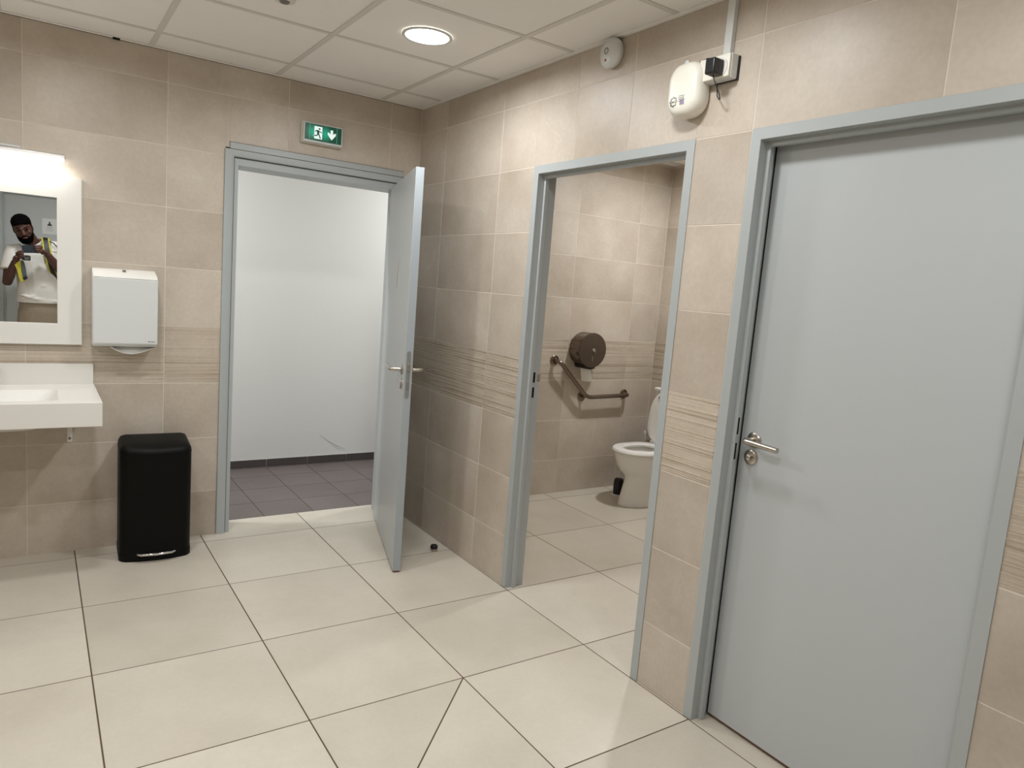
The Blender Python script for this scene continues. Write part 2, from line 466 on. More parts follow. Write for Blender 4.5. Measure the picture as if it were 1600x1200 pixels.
# stall -----------------------------------------------------------------
SY, SX, SYN = 0.02, 2.17, -2.31
ws = struct(wall_core('wall_stall_back', 0.10, SX + 0.1, SY + 0.0009, DEPTH - 0.006, 0, CEIL + 0.03, [], 'x', M['grout']),
            'beige tiled back wall of the toilet cubicle with ribbed band')
tile_wall(ws, (0, SY + TT, 0), 0, [0.10, 0.6900, 1.2850, 1.8785, SX - 0.001])
wsr = struct(wall_core('wall_stall_right', SX + 0.0009, SX + 0.1, SYN - 0.08, SY, 0, CEIL + 0.03, [], 'y', M['grout']),
             'beige tiled right wall of the cubicle behind the toilet')
tile_wall(wsr, (SX + TT, 0, 0), -pi / 2, [-SY + 0.001, 0.57, 1.165, 1.76, 2.31])
wsf = struct(wall_core('wall_stall_front', 0.10, SX, SYN - 0.08, SYN - 0.0009, 0, CEIL + 0.03, [], 'x', M['grout']),
             'beige tiled partition at the near end of the toilet cubicle')
tile_wall(wsf, (0, SYN - TT, 0), pi, [-SX, -1.6, -1.0, -0.4, -0.10])

# floors ----------------------------------------------------------------
FS = 0.5937; FX, FY = -1.786, -0.1038
FJ = 0.0048
fl = struct(build('floor', MB().box(RX0 - 0.1, SX + 0.1, RY0 - 0.1, DEPTH, -0.05, -0.0007), M['floor_grout'], at=(0, 0, 0)),
            'cream square floor tiles with thin brown joints')
def floor_poly(pts, m, parent, t=0.006):
    """one flat tile from its outline, joints already taken off, top at z = 0"""
    cx = sum(p[0] for p in pts) / len(pts); cy = sum(p[1] for p in pts) / len(pts)
    k = ('fl', m.name) + tuple((round(p[0] - cx, 4), round(p[1] - cy, 4)) for p in pts)
    if k not in _cache:
        mb = MB(); q = [(p[0] - cx, p[1] - cy) for p in pts]; s = 0.998
        mb.rings([[Vector((a, b, -t)) for a, b in q], [Vector((a, b, -0.0006)) for a, b in q], [Vector((a * s, b * s, 0)) for a, b in q]], False, True, False)
        me = bpy.data.meshes.new('tile'); me.from_pydata([tuple(p) for p in mb.v], [], mb.f); me.materials.append(m)
        _cache[k] = me
    o = bpy.data.objects.new('tile', _cache[k]); COL.objects.link(o); o.parent = parent
    o.location = Vector((cx, cy, 0)) - wpos(parent)
def rect_minus(x0, x1, y0, y1): return [(x0, y0), (x1, y0), (x1, y1), (x0, y1)]
def floor_grid(xs, ys, m, parent, clip, skip=()):
    for i, (a, b) in enumerate(zip(xs[:-1], xs[1:])):
        for j, (c, d) in enumerate(zip(ys[:-1], ys[1:])):
            x0, x1, y0, y1 = max(a + FJ / 2, clip[0]), min(b - FJ / 2, clip[1]), max(c + FJ / 2, clip[2]), min(d - FJ / 2, clip[3])
            if x1 - x0 < 0.006 or y1 - y0 < 0.006 or (round(a, 3), round(c, 3)) in skip: continue
            floor_poly(rect_minus(x0, x1, y0, y1), m, parent)
gx = [FX + FS * i for i in range(-4, 8)]; gy = [FY + FS * j for j in range(-9, 2)]
# the tile cut along its diagonal towards the drain
di, dj = FX + FS * 1, FY - FS * 4
skip = {(round(di, 3), round(dj, 3))}
floor_grid(gx, gy, M['floor'], fl, (RX0, SX, RY0, DEPTH), skip)
g = FJ / 2; e = FJ * 0.75
x0, x1, y0, y1 = di + g, di + FS - g, dj + g, dj + FS - g
floor_poly([(x0, y0 + e), (x1 - e, y1), (x0, y1)], M['floor'], fl)
floor_poly([(x0 + e, y0), (x1, y0), (x1, y1 - e)], M['floor'], fl)
# corridor floor
fc = struct(build('floor', MB().box(-2.7, 2.5, DEPTH, 1.42, -0.05, -0.0007), M['dark_grout'], at=(0, 0, 0)),
            'dark grey corridor floor tiles beyond the open door')
cxs = [-0.795 + 0.3022 * i for i in range(-7, 12)]; cys = [DEPTH, 0.480, 0.777, 1.074, 1.371]
floor_grid(cxs, cys, M['dark_tile'], fc, (-2.6, 2.4, DEPTH, 1.32))

# corridor shell --------------------------------------------------------
CW = 1.32
wc = struct(build('wall_corridor', MB().box(-2.6, 2.4, CW, CW + 0.1, 0, 2.62), M['plaster'], at=(0, 0, 0)), 'white painted corridor wall seen through the open door')
build('scuff_mark', MB().tube([(-0.085, CW - 0.0004, 0.228), (-0.02, CW - 0.0004, 0.178), (0.05, CW - 0.0004, 0.137), (0.135, CW - 0.0004, 0.098)], [0.0006, 0.0016, 0.002, 0.0006], 6), M['scuff'], wc)
build('scuff_mark', MB().tube([(0.005, CW - 0.0004, 0.146), (0.06, CW - 0.0004, 0.112), (0.115, CW - 0.0004, 0.092)], [0.0005, 0.0012, 0.0005], 6), M['scuff'], wc)
for x in (-2.65, 2.4):
    struct(build('wall_corridor_end', MB().box(x, x + 0.05, DEPTH, CW + 0.1, 0, 2.62), M['plaster'], at=(0, 0, 0)), 'white painted end wall of the corridor')
struct(build('ceiling', MB().box(-2.65, 2.45, DEPTH, CW + 0.1, 2.60, 2.65), M['panel'], at=(0, 0, 0)), 'plain white corridor ceiling')
bb = struct(build('baseboard_corridor', MB().box(-2.6, 2.4, CW - 0.004, CW, 0, 0.0625), M['white_grout'], at=(0, 0, 0)), 'dark tiled skirting with white joints along the corridor wall')
k = -0.4905 - 0.3145 * 6
while k < 2.1:
    build('tile', MB().box(k + 0.002, k + 0.3145 - 0.002, CW - 0.009, CW - 0.0035, 0.0035, 0.062), M['skirt_tile'], bb); k += 0.3145
bb2 = struct(build('baseboard_corridor_near', MB().box(-0.088, 2.4, DEPTH, DEPTH + 0.0115, 0, 0.060), M['skirt_tile']), 'end of the dark skirting beside the door opening')
build('cap', MB().box(-0.089, 2.4, DEPTH, DEPTH + 0.0125, 0.060, 0.064), M['white_grout'], bb2)

# ceiling ---------------------------------------------------------------
ce = struct(build('ceiling', MB().box(RX0 - 0.1, 0.10, RY0 - 0.1, 0.1, CEIL + 0.05, CEIL + 0.1), M['void'], at=(0, 0, 0)), 'suspended ceiling of white square panels in a metal grid')
KX, KY = -1.4653, -0.2695
cxx = [-3.62, -3.2653, -2.6653, -2.0653, -1.4653, -0.8653, -0.2653, 0.0]
cyy = [0.0] + [KY - 0.6 * j for j in range(8)] + [-4.98]
PW = 0.024
holes_lamp = {(round(x, 2), round(y, 2)) for x, y, _, _ in DOWNLIGHTS}
for i, (a, b) in enumerate(zip(cxx[:-1], cxx[1:])):
    for j, (d, c) in enumerate(zip(cyy[:-1], cyy[1:])):
        x0, x1, y0, y1 = a + 0.002, b - 0.002, c + 0.002, d - 0.002
        if x1 - x0 < 0.01 or y1 - y0 < 0.01: continue
        k = ('cp', round(x1 - x0, 3), round(y1 - y0, 3))
        cx, cy = (x0 + x1) / 2, (y0 + y1) / 2
        if k not in _cache:
            mb = MB().box(x0 - cx, x1 - cx, y0 - cy, y1 - cy, 0.0, 0.015)
            me = bpy.data.meshes.new('ceiling_panel'); me.from_pydata([tuple(p) for p in mb.v], [], mb.f); me.materials.append(M['panel']); _cache[k] = me
        o = bpy.data.objects.new('ceiling_panel', _cache[k]); COL.objects.link(o); o.parent = ce; o.location = (cx, cy, CEIL + 0.003)
for x in cxx[1:-1]:
    build('grid_bar', MB().box(x - PW / 2, x + PW / 2, RY0, -0.003, CEIL - 0.001, CEIL + 0.004), M['grid'], ce)
for y in cyy[1:-1]:
    for a, b in zip(cxx[:-1], cxx[1:]):
        build('grid_bar', MB().box(a + PW / 2, b - PW / 2, y - PW / 2, y + PW / 2, CEIL - 0.0002, CEIL + 0.0035), M['grid'], ce)
# wall angle along the edges
tr = struct(build('trim_1', MB().box(RX0, -1.628, -0.022, -0.0015, CEIL - 0.002, CEIL + 0.002).box(-1.598, -0.0, -0.022, -0.0015, CEIL - 0.002, CEIL + 0.002), M['panel']), 'thin white ceiling edge angle along the back wall')
build('gap', MB().box(-1.628, -1.598, -0.010, 0.004, CEIL - 0.006, CEIL + 0.002), M['void'], tr)
struct(build('trim_2', MB().box(-0.022, -0.0005, RY0, -0.022, CEIL - 0.003, CEIL + 0.002), M['panel']), 'thin white ceiling edge angle along the right wall')
struct(build('trim_3', MB().box(RX0, 0.0, 0.0005, 0.004, 2.5015, CEIL + 0.004), M['gap']), 'dark strip painted as the shadow gap between the back wall tiles and the ceiling')  # solid brown strip, coloured dark to paint in the shadow gap
cs = struct(build('ceiling', MB().box(0.10, SX + 0.1, SYN - 0.1, SY + 0.1, CEIL + 0.06, CEIL + 0.1), M['void'], at=(0, 0, 0)), 'white panel ceiling of the toilet cubicle')
sxx = [0.10, 0.5, 1.1, 1.7, SX]; syy = [-2.31, -1.9, -1.3, -0.7, -0.10, SY]
for a, b in zip(sxx[:-1], sxx[1:]):
    for c, d in zip(syy[:-1], syy[1:]):
        build('ceiling_panel', MB().box(a + 0.002, b - 0.002, c + 0.002, d - 0.002, CEIL + 0.012, CEIL + 0.027), M['panel'], cs)
for x in sxx[1:-1]: build('grid_bar', MB().box(x - PW / 2, x + PW / 2, SYN, SY, CEIL + 0.008, CEIL + 0.013), M['grid'], cs)
for y in syy[1:-1]:
    for a, b in zip(sxx[:-1], sxx[1:]): build('grid_bar', MB().box(a + PW / 2, b - PW / 2, y - PW / 2, y + PW / 2, CEIL + 0.0085, CEIL + 0.0125), M['grid'], cs)

# ------------------------------------------------------------------ door frames
PROF_IN = [(-0.003, 0.0), (-0.003, 0.0375), (0.031, 0.0375), (0.031, 0.055), (0.050, 0.055), (0.050, 0.037), (0.104, 0.037), (0.104, 0.002), (0.0, 0.002), (0.0, 0.0)]
def frame_sweep(a0, a1, zt, prof, f, name, parent, m):
    """pressed-steel frame: profile of (depth, offset into the opening) swept up, across and down with mitred corners"""
    rs = []
    for k in range(4):
        ring = []
        for (d, o) in prof:
            a = a0 + (o if a1 > a0 else -o) if k < 2 else a1 - (o if a1 > a0 else -o)
            z = 0.0 if k in (0, 3) else zt - o
            ring.append(f(a, d, z))
        rs.append(ring)
    return build(name, MB().rings(rs, True, True, False), m, parent, bevel=0.0012, seg=2)
fr_right = lambda a, d, z: Vector((d, a, z))

def lever(parent, pos, axis_out, axis_along, mats=M['steel']):
    """round rose, neck and lever that points along axis_along"""
    o = Vector(axis_out).normalized(); a = Vector(axis_along).normalized(); p = Vector(pos)
    rot = Matrix((a, o.cross(a) if False else Vector((0, 0, 1)).cross(Vector((0, 0, 0))) if False else o, Vector((0, 0, 1)))).transposed()
    def disc(r0, r1, h0, h1, c):
        mb = MB(); rs = []
        for (r, h) in ((r0 * 0.98, h0), (r1, h0 + (h1 - h0) * 0.7), (r1 * 0.86, h1)):
            rs.append([c + o * h + a * (r * cos(2 * pi * k / 28)) + Vector((0, 0, 1)) * (r * sin(2 * pi * k / 28)) for k in range(28)])
        return mb.rings(rs)
    h = build('door_handle', disc(0.0255, 0.026, 0.0, 0.010, p), mats, parent)
    pts = [p + o * 0.008, p + o * 0.046]
    for k in range(1, 6):
        t = k / 5 * pi / 2
        pts.append(p + o * (0.046 + 0.014 * sin(t)) + a * (0.014 * (1 - cos(t))))
    pts.append(p + o * 0.060 + a * 0.132)
    build('lever', MB().tube(pts, 0.0095, 14), mats, h)
    return h
def cylinder_rose(parent, pos, axis_out, knob=False):
    o = Vector(axis_out).normalized(); p = Vector(pos); a = Vector((0, 0, 1)).cross(o)
    def disc(prof):
        return MB().rings([[p + o * h + a * (r * cos(2 * pi * k / 28)) + Vector((0, 0, 1)) * (r * sin(2 * pi * k / 28)) for k in range(28)] for r, h in prof])
    h = build('lock_rose', disc([(0.0255, 0), (0.026, 0.007), (0.022, 0.010), (0.012, 0.0095)]), M['steel'], parent)
    if knob:
        build('thumb_turn', disc([(0.0105, 0.009), (0.0105, 0.022), (0.008, 0.024)]), M['steel'], h)
    else:
        mb = MB()
        mb.rings([[p + o * hh + a * (0.0075 * cos(2 * pi * k / 20)) + Vector((0, 0, 1)) * (0.0075 * sin(2 * pi * k / 20) + 0.003) for k in range(20)] for hh in (0.009, 0.013)])
        build('key_cylinder', mb, M['chrome'], h)
    return h

# door 2: the closed grey door on the right ------------------------------
d2 = struct(thing('door_2', 'closed grey door at the right with steel lever handle, in a grey frame', 'door', (0.0, -2.90, 0)))
frame_sweep(-2.450, -3.3467, 2.057, PROF_IN, fr_right, 'frame', d2, M['frame'])
leaf2 = build('leaf', MB().box(0.078, 0.118, -3.300, -2.4925, 0.013, 2.030), M['leaf'], d2, bevel=0.0015)
build('leaf_gap_shade', MB().box(0.0785, 0.100, -2.4920, -2.4875, 0.01, 2.02), M['black_hole'], d2)  # black strip painted as the darkness of the gap between frame and leaf
build('bottom_rail', MB().box(0.080, 0.116, -3.298, -2.495, 0.009, 0.0129), M['wood_edge'], leaf2)
lever(leaf2, (0.078, -2.5480, 1.040), (-1, 0, 0), (0, -1, -0.03))
cylinder_rose(leaf2, (0.078, -2.5430, 0.979), (-1, 0, 0), knob=True)
for (za, zb) in ((1.052, 1.110), (0.965, 1.022)):
    build('strike_slot', MB().box(0.034, 0.042, -2.5055, -2.5045, za, zb), M['black_hole'], d2)
# hinge-side inner strip of the leaf
build('edge_strip', MB().box(0.0765, 0.079, -3.300, -3.285, 0.013, 2.02), M['leaf'], leaf2)

# door 4: the open frame into the cubicle --------------------------------
d4 = struct(thing('door_3', 'empty grey steel door frame opening into the toilet cubicle', 'door', (0.0, -1.72, 0)))
frame_sweep(-1.2255, -2.2075, 2.057, PROF_IN, fr_right, 'frame', d4, M['frame'])
for (za, zb) in ((1.040, 1.090), (0.965, 1.016)):
    build('strike_slot', MB().box(0.064, 0.076, -1.2632, -1.2618, za, zb), M['black_hole'], d4)
build('strike_lip', MB().box(0.088, 0.106, -1.2650, -1.2620, 1.045, 1.080), M['steel'], d4)
build('corner_gusset', MB().rings([[Vector((x, -1.2625, z)) for x, z in ((0.052, 2.018), (0.100, 2.018), (0.052, 1.975))],
                                   [Vector((x, -1.2640, z)) for x, z in ((0.052, 2.018), (0.100, 2.018), (0.052, 1.975))]], True, True, False), M['frame'], d4)

# door 1: the open exit door ---------------------------------------------
d1 = struct(thing('door_1', 'open grey exit door in a grey frame leading to the white corridor', 'door', (-0.59, 0.0, 0)))
PROF_OUT = [(-0.010, 0.0), (-0.010, 0.030), (-0.004, 0.047), (0.006, 0.047), (0.006, 0.071), (0.130, 0.071), (0.130, 0.003), (0.0, 0.003), (0.0, 0.0)]
def zr(z):
    """the head member is deeper than the posts"""
    if z < 1: return z
    o = 2.100 - z
    return 2.090 - (o * 0.75 if o <= 0.0471 else 0.0353 + (o - 0.047) * 1.72)
frame_sweep(-1.115, -0.064, 2.100, PROF_OUT, lambda a, d, z: Vector((a, d, zr(z))), 'frame', d1, M['frame'])
frame_sweep(-1.115, -0.064, 2.100, [(0.0015, 0.0465), (0.0015, 0.0505), (0.0058, 0.0505), (0.0058, 0.0465)], lambda a, d, z: Vector((a, d, zr(z))), 'groove_shade', d1, M['ring_dark'])  # dark strip painted as the shaded groove between face and stop
build('head_cover', MB().box(-1.090, -0.104, -0.012, -0.001, 2.092, 2.124), M['frame'], d1, bevel=0.001)
build('cover_shadow_joint', MB().box(-1.091, -0.103, -0.006, -0.0005, 2.1235, 2.1265), M['gap'], d1)  # dark strip painted as the shadow line above the head cover
# reveal lining of the opening on the corridor side
rv = MB()
rv.box(-1.1118, -1.0700, 0.130, DEPTH, 0, 2.098).box(-0.0880, -0.0672, 0.130, DEPTH, 0, 2.098)
build('reveal', rv, M['plaster'], d1)
build('soffit', MB().box(-1.07, -0.088, 0.130, DEPTH - 0.0005, 2.0135, 2.0979), M['frame'], d1)
Hn = Vector((-0.180, -0.014, 0)); F_ = Vector((-0.4377, -0.8737, 0))
dl = (F_ - Hn).normalized(); LW = (F_ - Hn).length; nl = Vector((dl.y, -dl.x, 0))
if nl.x > 0: nl = -nl            # nl points to the side seen from the camera (towards -x)
LT = 0.0395
LZ0, LZ1 = 0.010, 2.020
def L1(s, t, z): return Hn + dl * s - nl * t + Vector((0, 0, z))       # s along the leaf, t through it
mb = MB().add([L1(s, t, z) for z in (LZ0, LZ1) for s, t in ((0, 0), (LW, 0), (LW, LT), (0, LT))],
              [(0, 3, 2, 1), (4, 5, 6, 7), (0, 1, 5, 4), (1, 2, 6, 5), (2, 3, 7, 6), (3, 0, 4, 7)])
leaf1 = build('leaf', mb, M['leaf'], d1, bevel=0.0012)
def lbox(s0, s1, t0, t1, z0, z1):
    return MB().add([L1(s, t, z) for z in (z0, z1) for s, t in ((s0, t0), (s1, t0), (s1, t1), (s0, t1))],
                    [(0, 3, 2, 1), (4, 5, 6, 7), (0, 1, 5, 4), (1, 2, 6, 5), (2, 3, 7, 6), (3, 0, 4, 7)])
build('edge_band', lbox(LW, LW + 0.0008, 0.001, LT - 0.001, LZ0, LZ1), M['edge'], leaf1)
build('bottom_rail', lbox(0.01, LW - 0.001, 0.002, LT - 0.002, 0.006, LZ0), M['wood_edge'], leaf1)
# lock forend with rounded ends
pts = []
w2, zc0, zc1 = 0.010, 0.905 + 0.010, 1.140 - 0.010
for k in range(9): a = pi * k / 8; pts.append((w2 * cos(a), zc1 + w2 * sin(a)))
for k in range(9): a = pi + pi * k / 8; pts.append((w2 * cos(a), zc0 + w2 * sin(a)))
fe = build('lock_plate', MB().rings([[L1(LW + h, LT / 2 - 0.001 + q[0], q[1]) for q in pts] for h in (0.0005, 0.0022)], True, True, False), M['forend'], leaf1)
build('latch_bolt', lbox(LW + 0.002, LW + 0.011, LT / 2 - 0.006, LT / 2 + 0.006, 1.045, 1.078), M['steel'], fe, bevel=0.002)
build('dead_bolt', lbox(LW + 0.0015, LW + 0.0035, LT / 2 - 0.006, LT / 2 + 0.005, 0.945, 0.985), M['ring_grey'], fe)
SR = LW - 0.062
lever(leaf1, L1(SR, 0, 1.042), nl, -dl)
cylinder_rose(leaf1, L1(SR, 0, 0.970), nl)
lever(leaf1, L1(SR, LT, 1.042), -nl, -dl)
cylinder_rose(leaf1, L1(SR, LT, 0.970), -nl)
# small printed notice on the leaf, seen almost edge on
nt_ = build('notice', lbox(LW * 0.52, LW * 0.52 + 0.055, -0.0008, -0.0001, 1.44, 1.60), M['leaf'], leaf1)
build('print', lbox(LW * 0.52 + 0.012, LW * 0.52 + 0.028, -0.0012, -0.0008, 1.475, 1.575), M['pink'], nt_)
build('print', lbox(LW * 0.52 + 0.008, LW * 0.52 + 0.014, -0.0012, -0.0008, 1.44, 1.50), M['ink'], nt_)
for zz in (0.25, 1.05, 1.80):
    build('hinge', MB().tube([L1(-0.004, LT + 0.006, zz - 0.045), L1(-0.004, LT + 0.006, zz + 0.045)], 0.007, 12), M['steel'], d1)

# door 3 behind the photographer (seen in the mirror) ---------------------
d3 = struct(thing('door_4', 'grey shower door behind the photographer, seen in the mirror', 'door', (-1.73, RY0, 0)))
frame_sweep(-1.22, -2.24, 2.10, PROF_IN, lambda a, d, z: Vector((a, RY0 - d, z)), 'frame', d3, M['frame'])
lf3 = build('leaf', MB().box(-2.196, -1.262, RY0 - 0.095, RY0 - 0.055, 0.012, 2.058), M['leaf'], d3, bevel=0.0015)
lever(lf3, (-1.315, RY0 - 0.055, 1.04), (0, 1, 0), (-1, 0, 0), M['chrome'])
SIGN = tag(build('shower_sign', MB().box(-1.865, -1.735, RY0 - 0.055, RY0 - 0.0535, 1.672, 1.832), M['sign_paper']),
           'white pictogram sign with a black shower head, on the grey door seen in the mirror', 'sign')
yS = RY0 - 0.0535
WP[SIGN.name] = Vector(SIGN.location)
build('shower_head', MB().prism([(-1.822, 1.758), (-1.778, 1.758), (-1.783, 1.773), (-1.795, 1.784), (-1.805, 1.784), (-1.817, 1.773)], yS, yS + 0.0006)
      .prism([(-1.807, 1.784), (-1.793, 1.784), (-1.793, 1.800), (-1.807, 1.800)], yS, yS + 0.0006), M['ink_dark'], SIGN)
mb = MB()
for k in range(5):
    xx = -1.800 + (k - 2) * 0.009
    mb.tube([(xx, yS + 0.0004, 1.752), (xx + (k - 2) * 0.006, yS + 0.0004, 1.700)], 0.0009, 6)
build('water_lines', mb, M['ink'], SIGN)

# ------------------------------------------------------------------ lights in the place
def downlight(x, y, watts, label, z=CEIL, r=0.094):
    t = thing('ceiling_light', label, 'light', (x, y, z), 'round recessed downlights')
    build('trim_ring', MB().lathe([(r + 0.012, 0.0), (r + 0.012, -0.003), (r + 0.006, -0.006), (r - 0.001, -0.005), (r - 0.004, 0.0)], (x, y, z), n=40, cap0=False, cap1=False), M['white_plastic'], t)
    build('diffuser', MB().lathe([(r - 0.002, -0.001), (r - 0.004, -0.0035)], (x, y, z), n=40), M['lamp_face'], t)
    ld = bpy.data.lights.new('lamp', 'AREA'); ld.shape = 'DISK'; ld.size = 2 * r - 0.02; ld.energy = watts; ld.color = LAMP; ld.spread = radians(172)
    lo = bpy.data.objects.new('lamp', ld); COL.objects.link(lo); lo.parent = t; lo.location = (0, 0, -0.008)
    return t
for a in DOWNLIGHTS: downlight(*a)
x, y, w, lab = STALL_LIGHT; downlight(x, y, w, lab, z=CEIL + 0.008, r=0.08)
for x, y, w, lab in CORRIDOR_LIGHTS: downlight(x, y, w, lab, z=2.60)

# presence detector on the ceiling
t = thing('ceiling_sensor', 'small round white sensor on the ceiling at the top edge of the photo', 'sensor', (-1.145, -1.118, CEIL))
build('base', MB().lathe([(0.040, -0.001), (0.040, -0.007), (0.034, -0.010)], (-1.145, -1.118, CEIL)), M['grid'], t)
build('lens', MB().lathe([(0.020, -0.010), (0.016, -0.016), (0.006, -0.019)], (-1.145, -1.118, CEIL)), M['ring_grey'], t)

# ------------------------------------------------------------------ exit sign
ex = thing('exit_sign', 'green backlit exit sign with running man and down arrow above the open door', 'sign', (-0.613, -0.002, 2.245))
build('back_box', MB().rings([rrect(-0.613, 2.244, 0.228, 0.112, 0.008, 4, f=lambda a, b: Vector((a, y, b))) for y in (-0.0008, -0.020)]), M['cream_plastic'], ex, bevel=0.0015)
build('bezel', MB().rings([rrect(-0.613, 2.244, w, h, 0.007, 4, f=lambda a, b: Vector((a, y, b))) for w, h, y in ((0.222, 0.106, -0.018), (0.222, 0.106, -0.038), (0.216, 0.100, -0.042))]), M['white_plastic'], ex)
gp = build('panel', MB().box(-0.613 - 0.103, -0.613 + 0.103, -0.0430, -0.0405, 2.247 - 0.0435, 2.247 + 0.0435), M['exit_green'], ex)
def EX(pts, m, name, y0=-0.0438, y1=-0.0431):
    return build(name, MB().prism([(-0.613 + a / 1000.0, 2.247 + b / 1000.0) for a, b in pts], y0, y1), m, gp)
EX([(-51, -33), (-7, -33), (-7, 33), (-51, 33)], M['exit_white'], 'doorway')
for a in (-78.0, 76.0): EX([(a, -41), (a + 2, -41), (a + 2, 41), (a, 41)], M['exit_line'], 'seam')
mb = MB()
def exl(pts, w):
    for (a, b), (c, d) in zip(pts[:-1], pts[1:]):
        L = hypot(c - a, d - b); nx, ny = -(d - b) / L * w / 2, (c - a) / L * w / 2
        mb.prism([(-0.613 + q / 1000, 2.247 + r / 1000) for q, r in ((a + nx, b + ny), (c + nx, d + ny), (c - nx, d - ny), (a - nx, b - ny))], -0.0445, -0.0438)
mb.prism([(-0.613 + (-23 + 5 * cos(k * pi / 6)) / 1000, 2.247 + (21 + 5 * sin(k * pi / 6)) / 1000) for k in range(12)], -0.0445, -0.0438)
exl([(-33, 12), (-29, -6)], 12)
exl([(-31, 12), (-41, 11), (-45, 3)], 5)
exl([(-29, 12), (-19, 5), (-9, 2)], 5)
exl([(-31, -5), (-36, -16), (-54, -17)], 6)
exl([(-29, -5), (-22, -16), (-17, -30)], 6)
build('running_figure', mb, M['exit_runner'], gp)
EX([(-52, -21), (-56, -21), (-56, -13), (-52, -13)], M['exit_white'], 'foot')
EX([(40, 26), (54, 26), (54, 2), (63, 11), (70, 12), (70, 0), (47, -27), (24, 0), (24, 12), (31, 11), (40, 2)], M['exit_white'], 'arrow')

# ------------------------------------------------------------------ towel dispenser
DX0, DX1 = -1.7145, -1.4345
td = thing('towel_dispenser', 'white wall-mounted paper towel dispenser beside the mirror', 'dispenser', (-1.5745, 0, 1.06))
pf = [(-0.001, 1.052), (-0.100, 1.052), (-0.118, 1.068), (-0.118, 1.384), (-0.098, 1.400), (-0.001, 1.424)]
bd = build('cover', MB().prism(pf, DX0, DX1, 'yz'), M['white_plastic'], td, bevel=0.006, seg=3)
build('lid_edge', MB().prism([(-0.001, 1.4245), (-0.097, 1.4005), (-0.1185, 1.3845), (-0.1195, 1.3865), (-0.098, 1.4030), (-0.001, 1.4275)], DX0 + 0.003, DX1 - 0.003, 'yz'), M['white_paint'], td, bevel=0.001)
build('lock', MB().box(-1.585, -1.571, -0.060, -0.030, 1.4125, 1.424), M['steel'], td)
build('level_window', MB().box(-1.5765, -1.5725, -0.1184, -0.1178, 1.098, 1.120), M['grid'], td)
mk = MB()
for i, w in enumerate((0.007, 0.005, 0.003, 0.006, 0.004, 0.005)):
    xx = -1.4765 + 0.0052 * i; mk.box(xx, xx + 0.0040, -0.1187, -0.1180, 1.0800 - w * 0.2, 1.0800 + w * 0.45)
build('brand_mark', mk, M['ink_dark'], td)
# the towel hanging out below
rs = []
for i in range(15):
    q = i / 14; xx = -1.634 + 0.196 * q
    dz = 0.030 * sin(pi * min(1, q * 1.08) ** 0.9) if q < 0.97 else 0.004
    lo = 1.052 - 0.010 - dz
    rs.append([Vector((xx, -0.040, 1.054)), Vector((xx, -0.052, 1.048 - dz * 0.5)), Vector((xx, -0.078, lo)), Vector((xx, -0.098, lo + 0.003)), Vector((xx, -0.1000, lo + 0.006)),
               Vector((xx, -0.080, lo + 0.005)), Vector((xx, -0.056, 1.052 - dz * 0.4))])
tag(build('paper_towel', MB().rings(rs), M['paper']), 'white folded paper towel hanging from the wall dispenser', 'towel')

# ------------------------------------------------------------------ mirror
MX0, MX1, MZ0, MZ1 = -2.478, -1.7545, 1.049, 1.8335
mi = thing('wall_mirror', 'wall mirror in a wide white frame above the basin', 'mirror', ((MX0 + MX1) / 2, 0, MZ0))
fr = MB(); b_ = 0.0985
rs = []
for (ox, y) in ((0.0, -0.001), (0.0, -0.028), (0.001, -0.030), (b_, -0.030), (b_ + 0.001, -0.020)):
    rs.append([Vector(p) for p in ((MX0 + ox, y, MZ0 + ox), (MX1 - ox, y, MZ0 + ox), (MX1 - ox, y, MZ1 - ox), (MX0 + ox, y, MZ1 - ox))])
fr.rings(rs, True, False, False)
build('frame', fr, M['white_paint'], mi)
build('glass', MB().box(MX0 + b_ - 0.001, MX1 - b_ + 0.001, -0.0215, -0.0205, MZ0 + b_ - 0.001, MZ1 - b_ + 0.001), M['mirror'], mi)
build('glass_edge', MB().box(MX0 + b_, MX1 - b_, -0.0222, -0.0216, MZ0 + b_, MZ0 + b_ + 0.0025), M['alu'], mi)

# LED light above the mirror
le = thing('mirror_light', 'slim horizontal LED bar light above the mirror', 'light', (-2.116, 0, 1.92))
build('wall_mount', MB().box(-2.245, -1.988, -0.0195, -0.0005, 1.925, 1.948), M['alu'], le, bevel=0.003)
build('mount_edge', MB().box(-2.240, -2.000, -0.0225, -0.0200, 1.9375, 1.9435), M['white_paint'], le)
build('housing', MB().box(-2.412, -1.820, -0.046, -0.018, 1.9065, 1.932), M['alu'], le, bevel=0.006, seg=3)
build('diffuser', MB().tube([(-2.412, -0.050, 1.9015), (-1.8245, -0.050, 1.9015)], 0.0085, 14), M['led'], le)
ld = bpy.data.lights.new('lamp', 'AREA'); ld.shape = 'RECTANGLE'; ld.size = 0.58; ld.size_y = 0.016; ld.energy = LED_WATTS; ld.color = (1, 0.965, 0.90)
lo = bpy.data.objects.new('lamp', ld); COL.objects.link(lo); lo.parent = le
lo.location = Vector((-2.116, -0.052, 1.8915)) - WP[le.name]; lo.rotation_euler = (radians(-8), 0, 0)

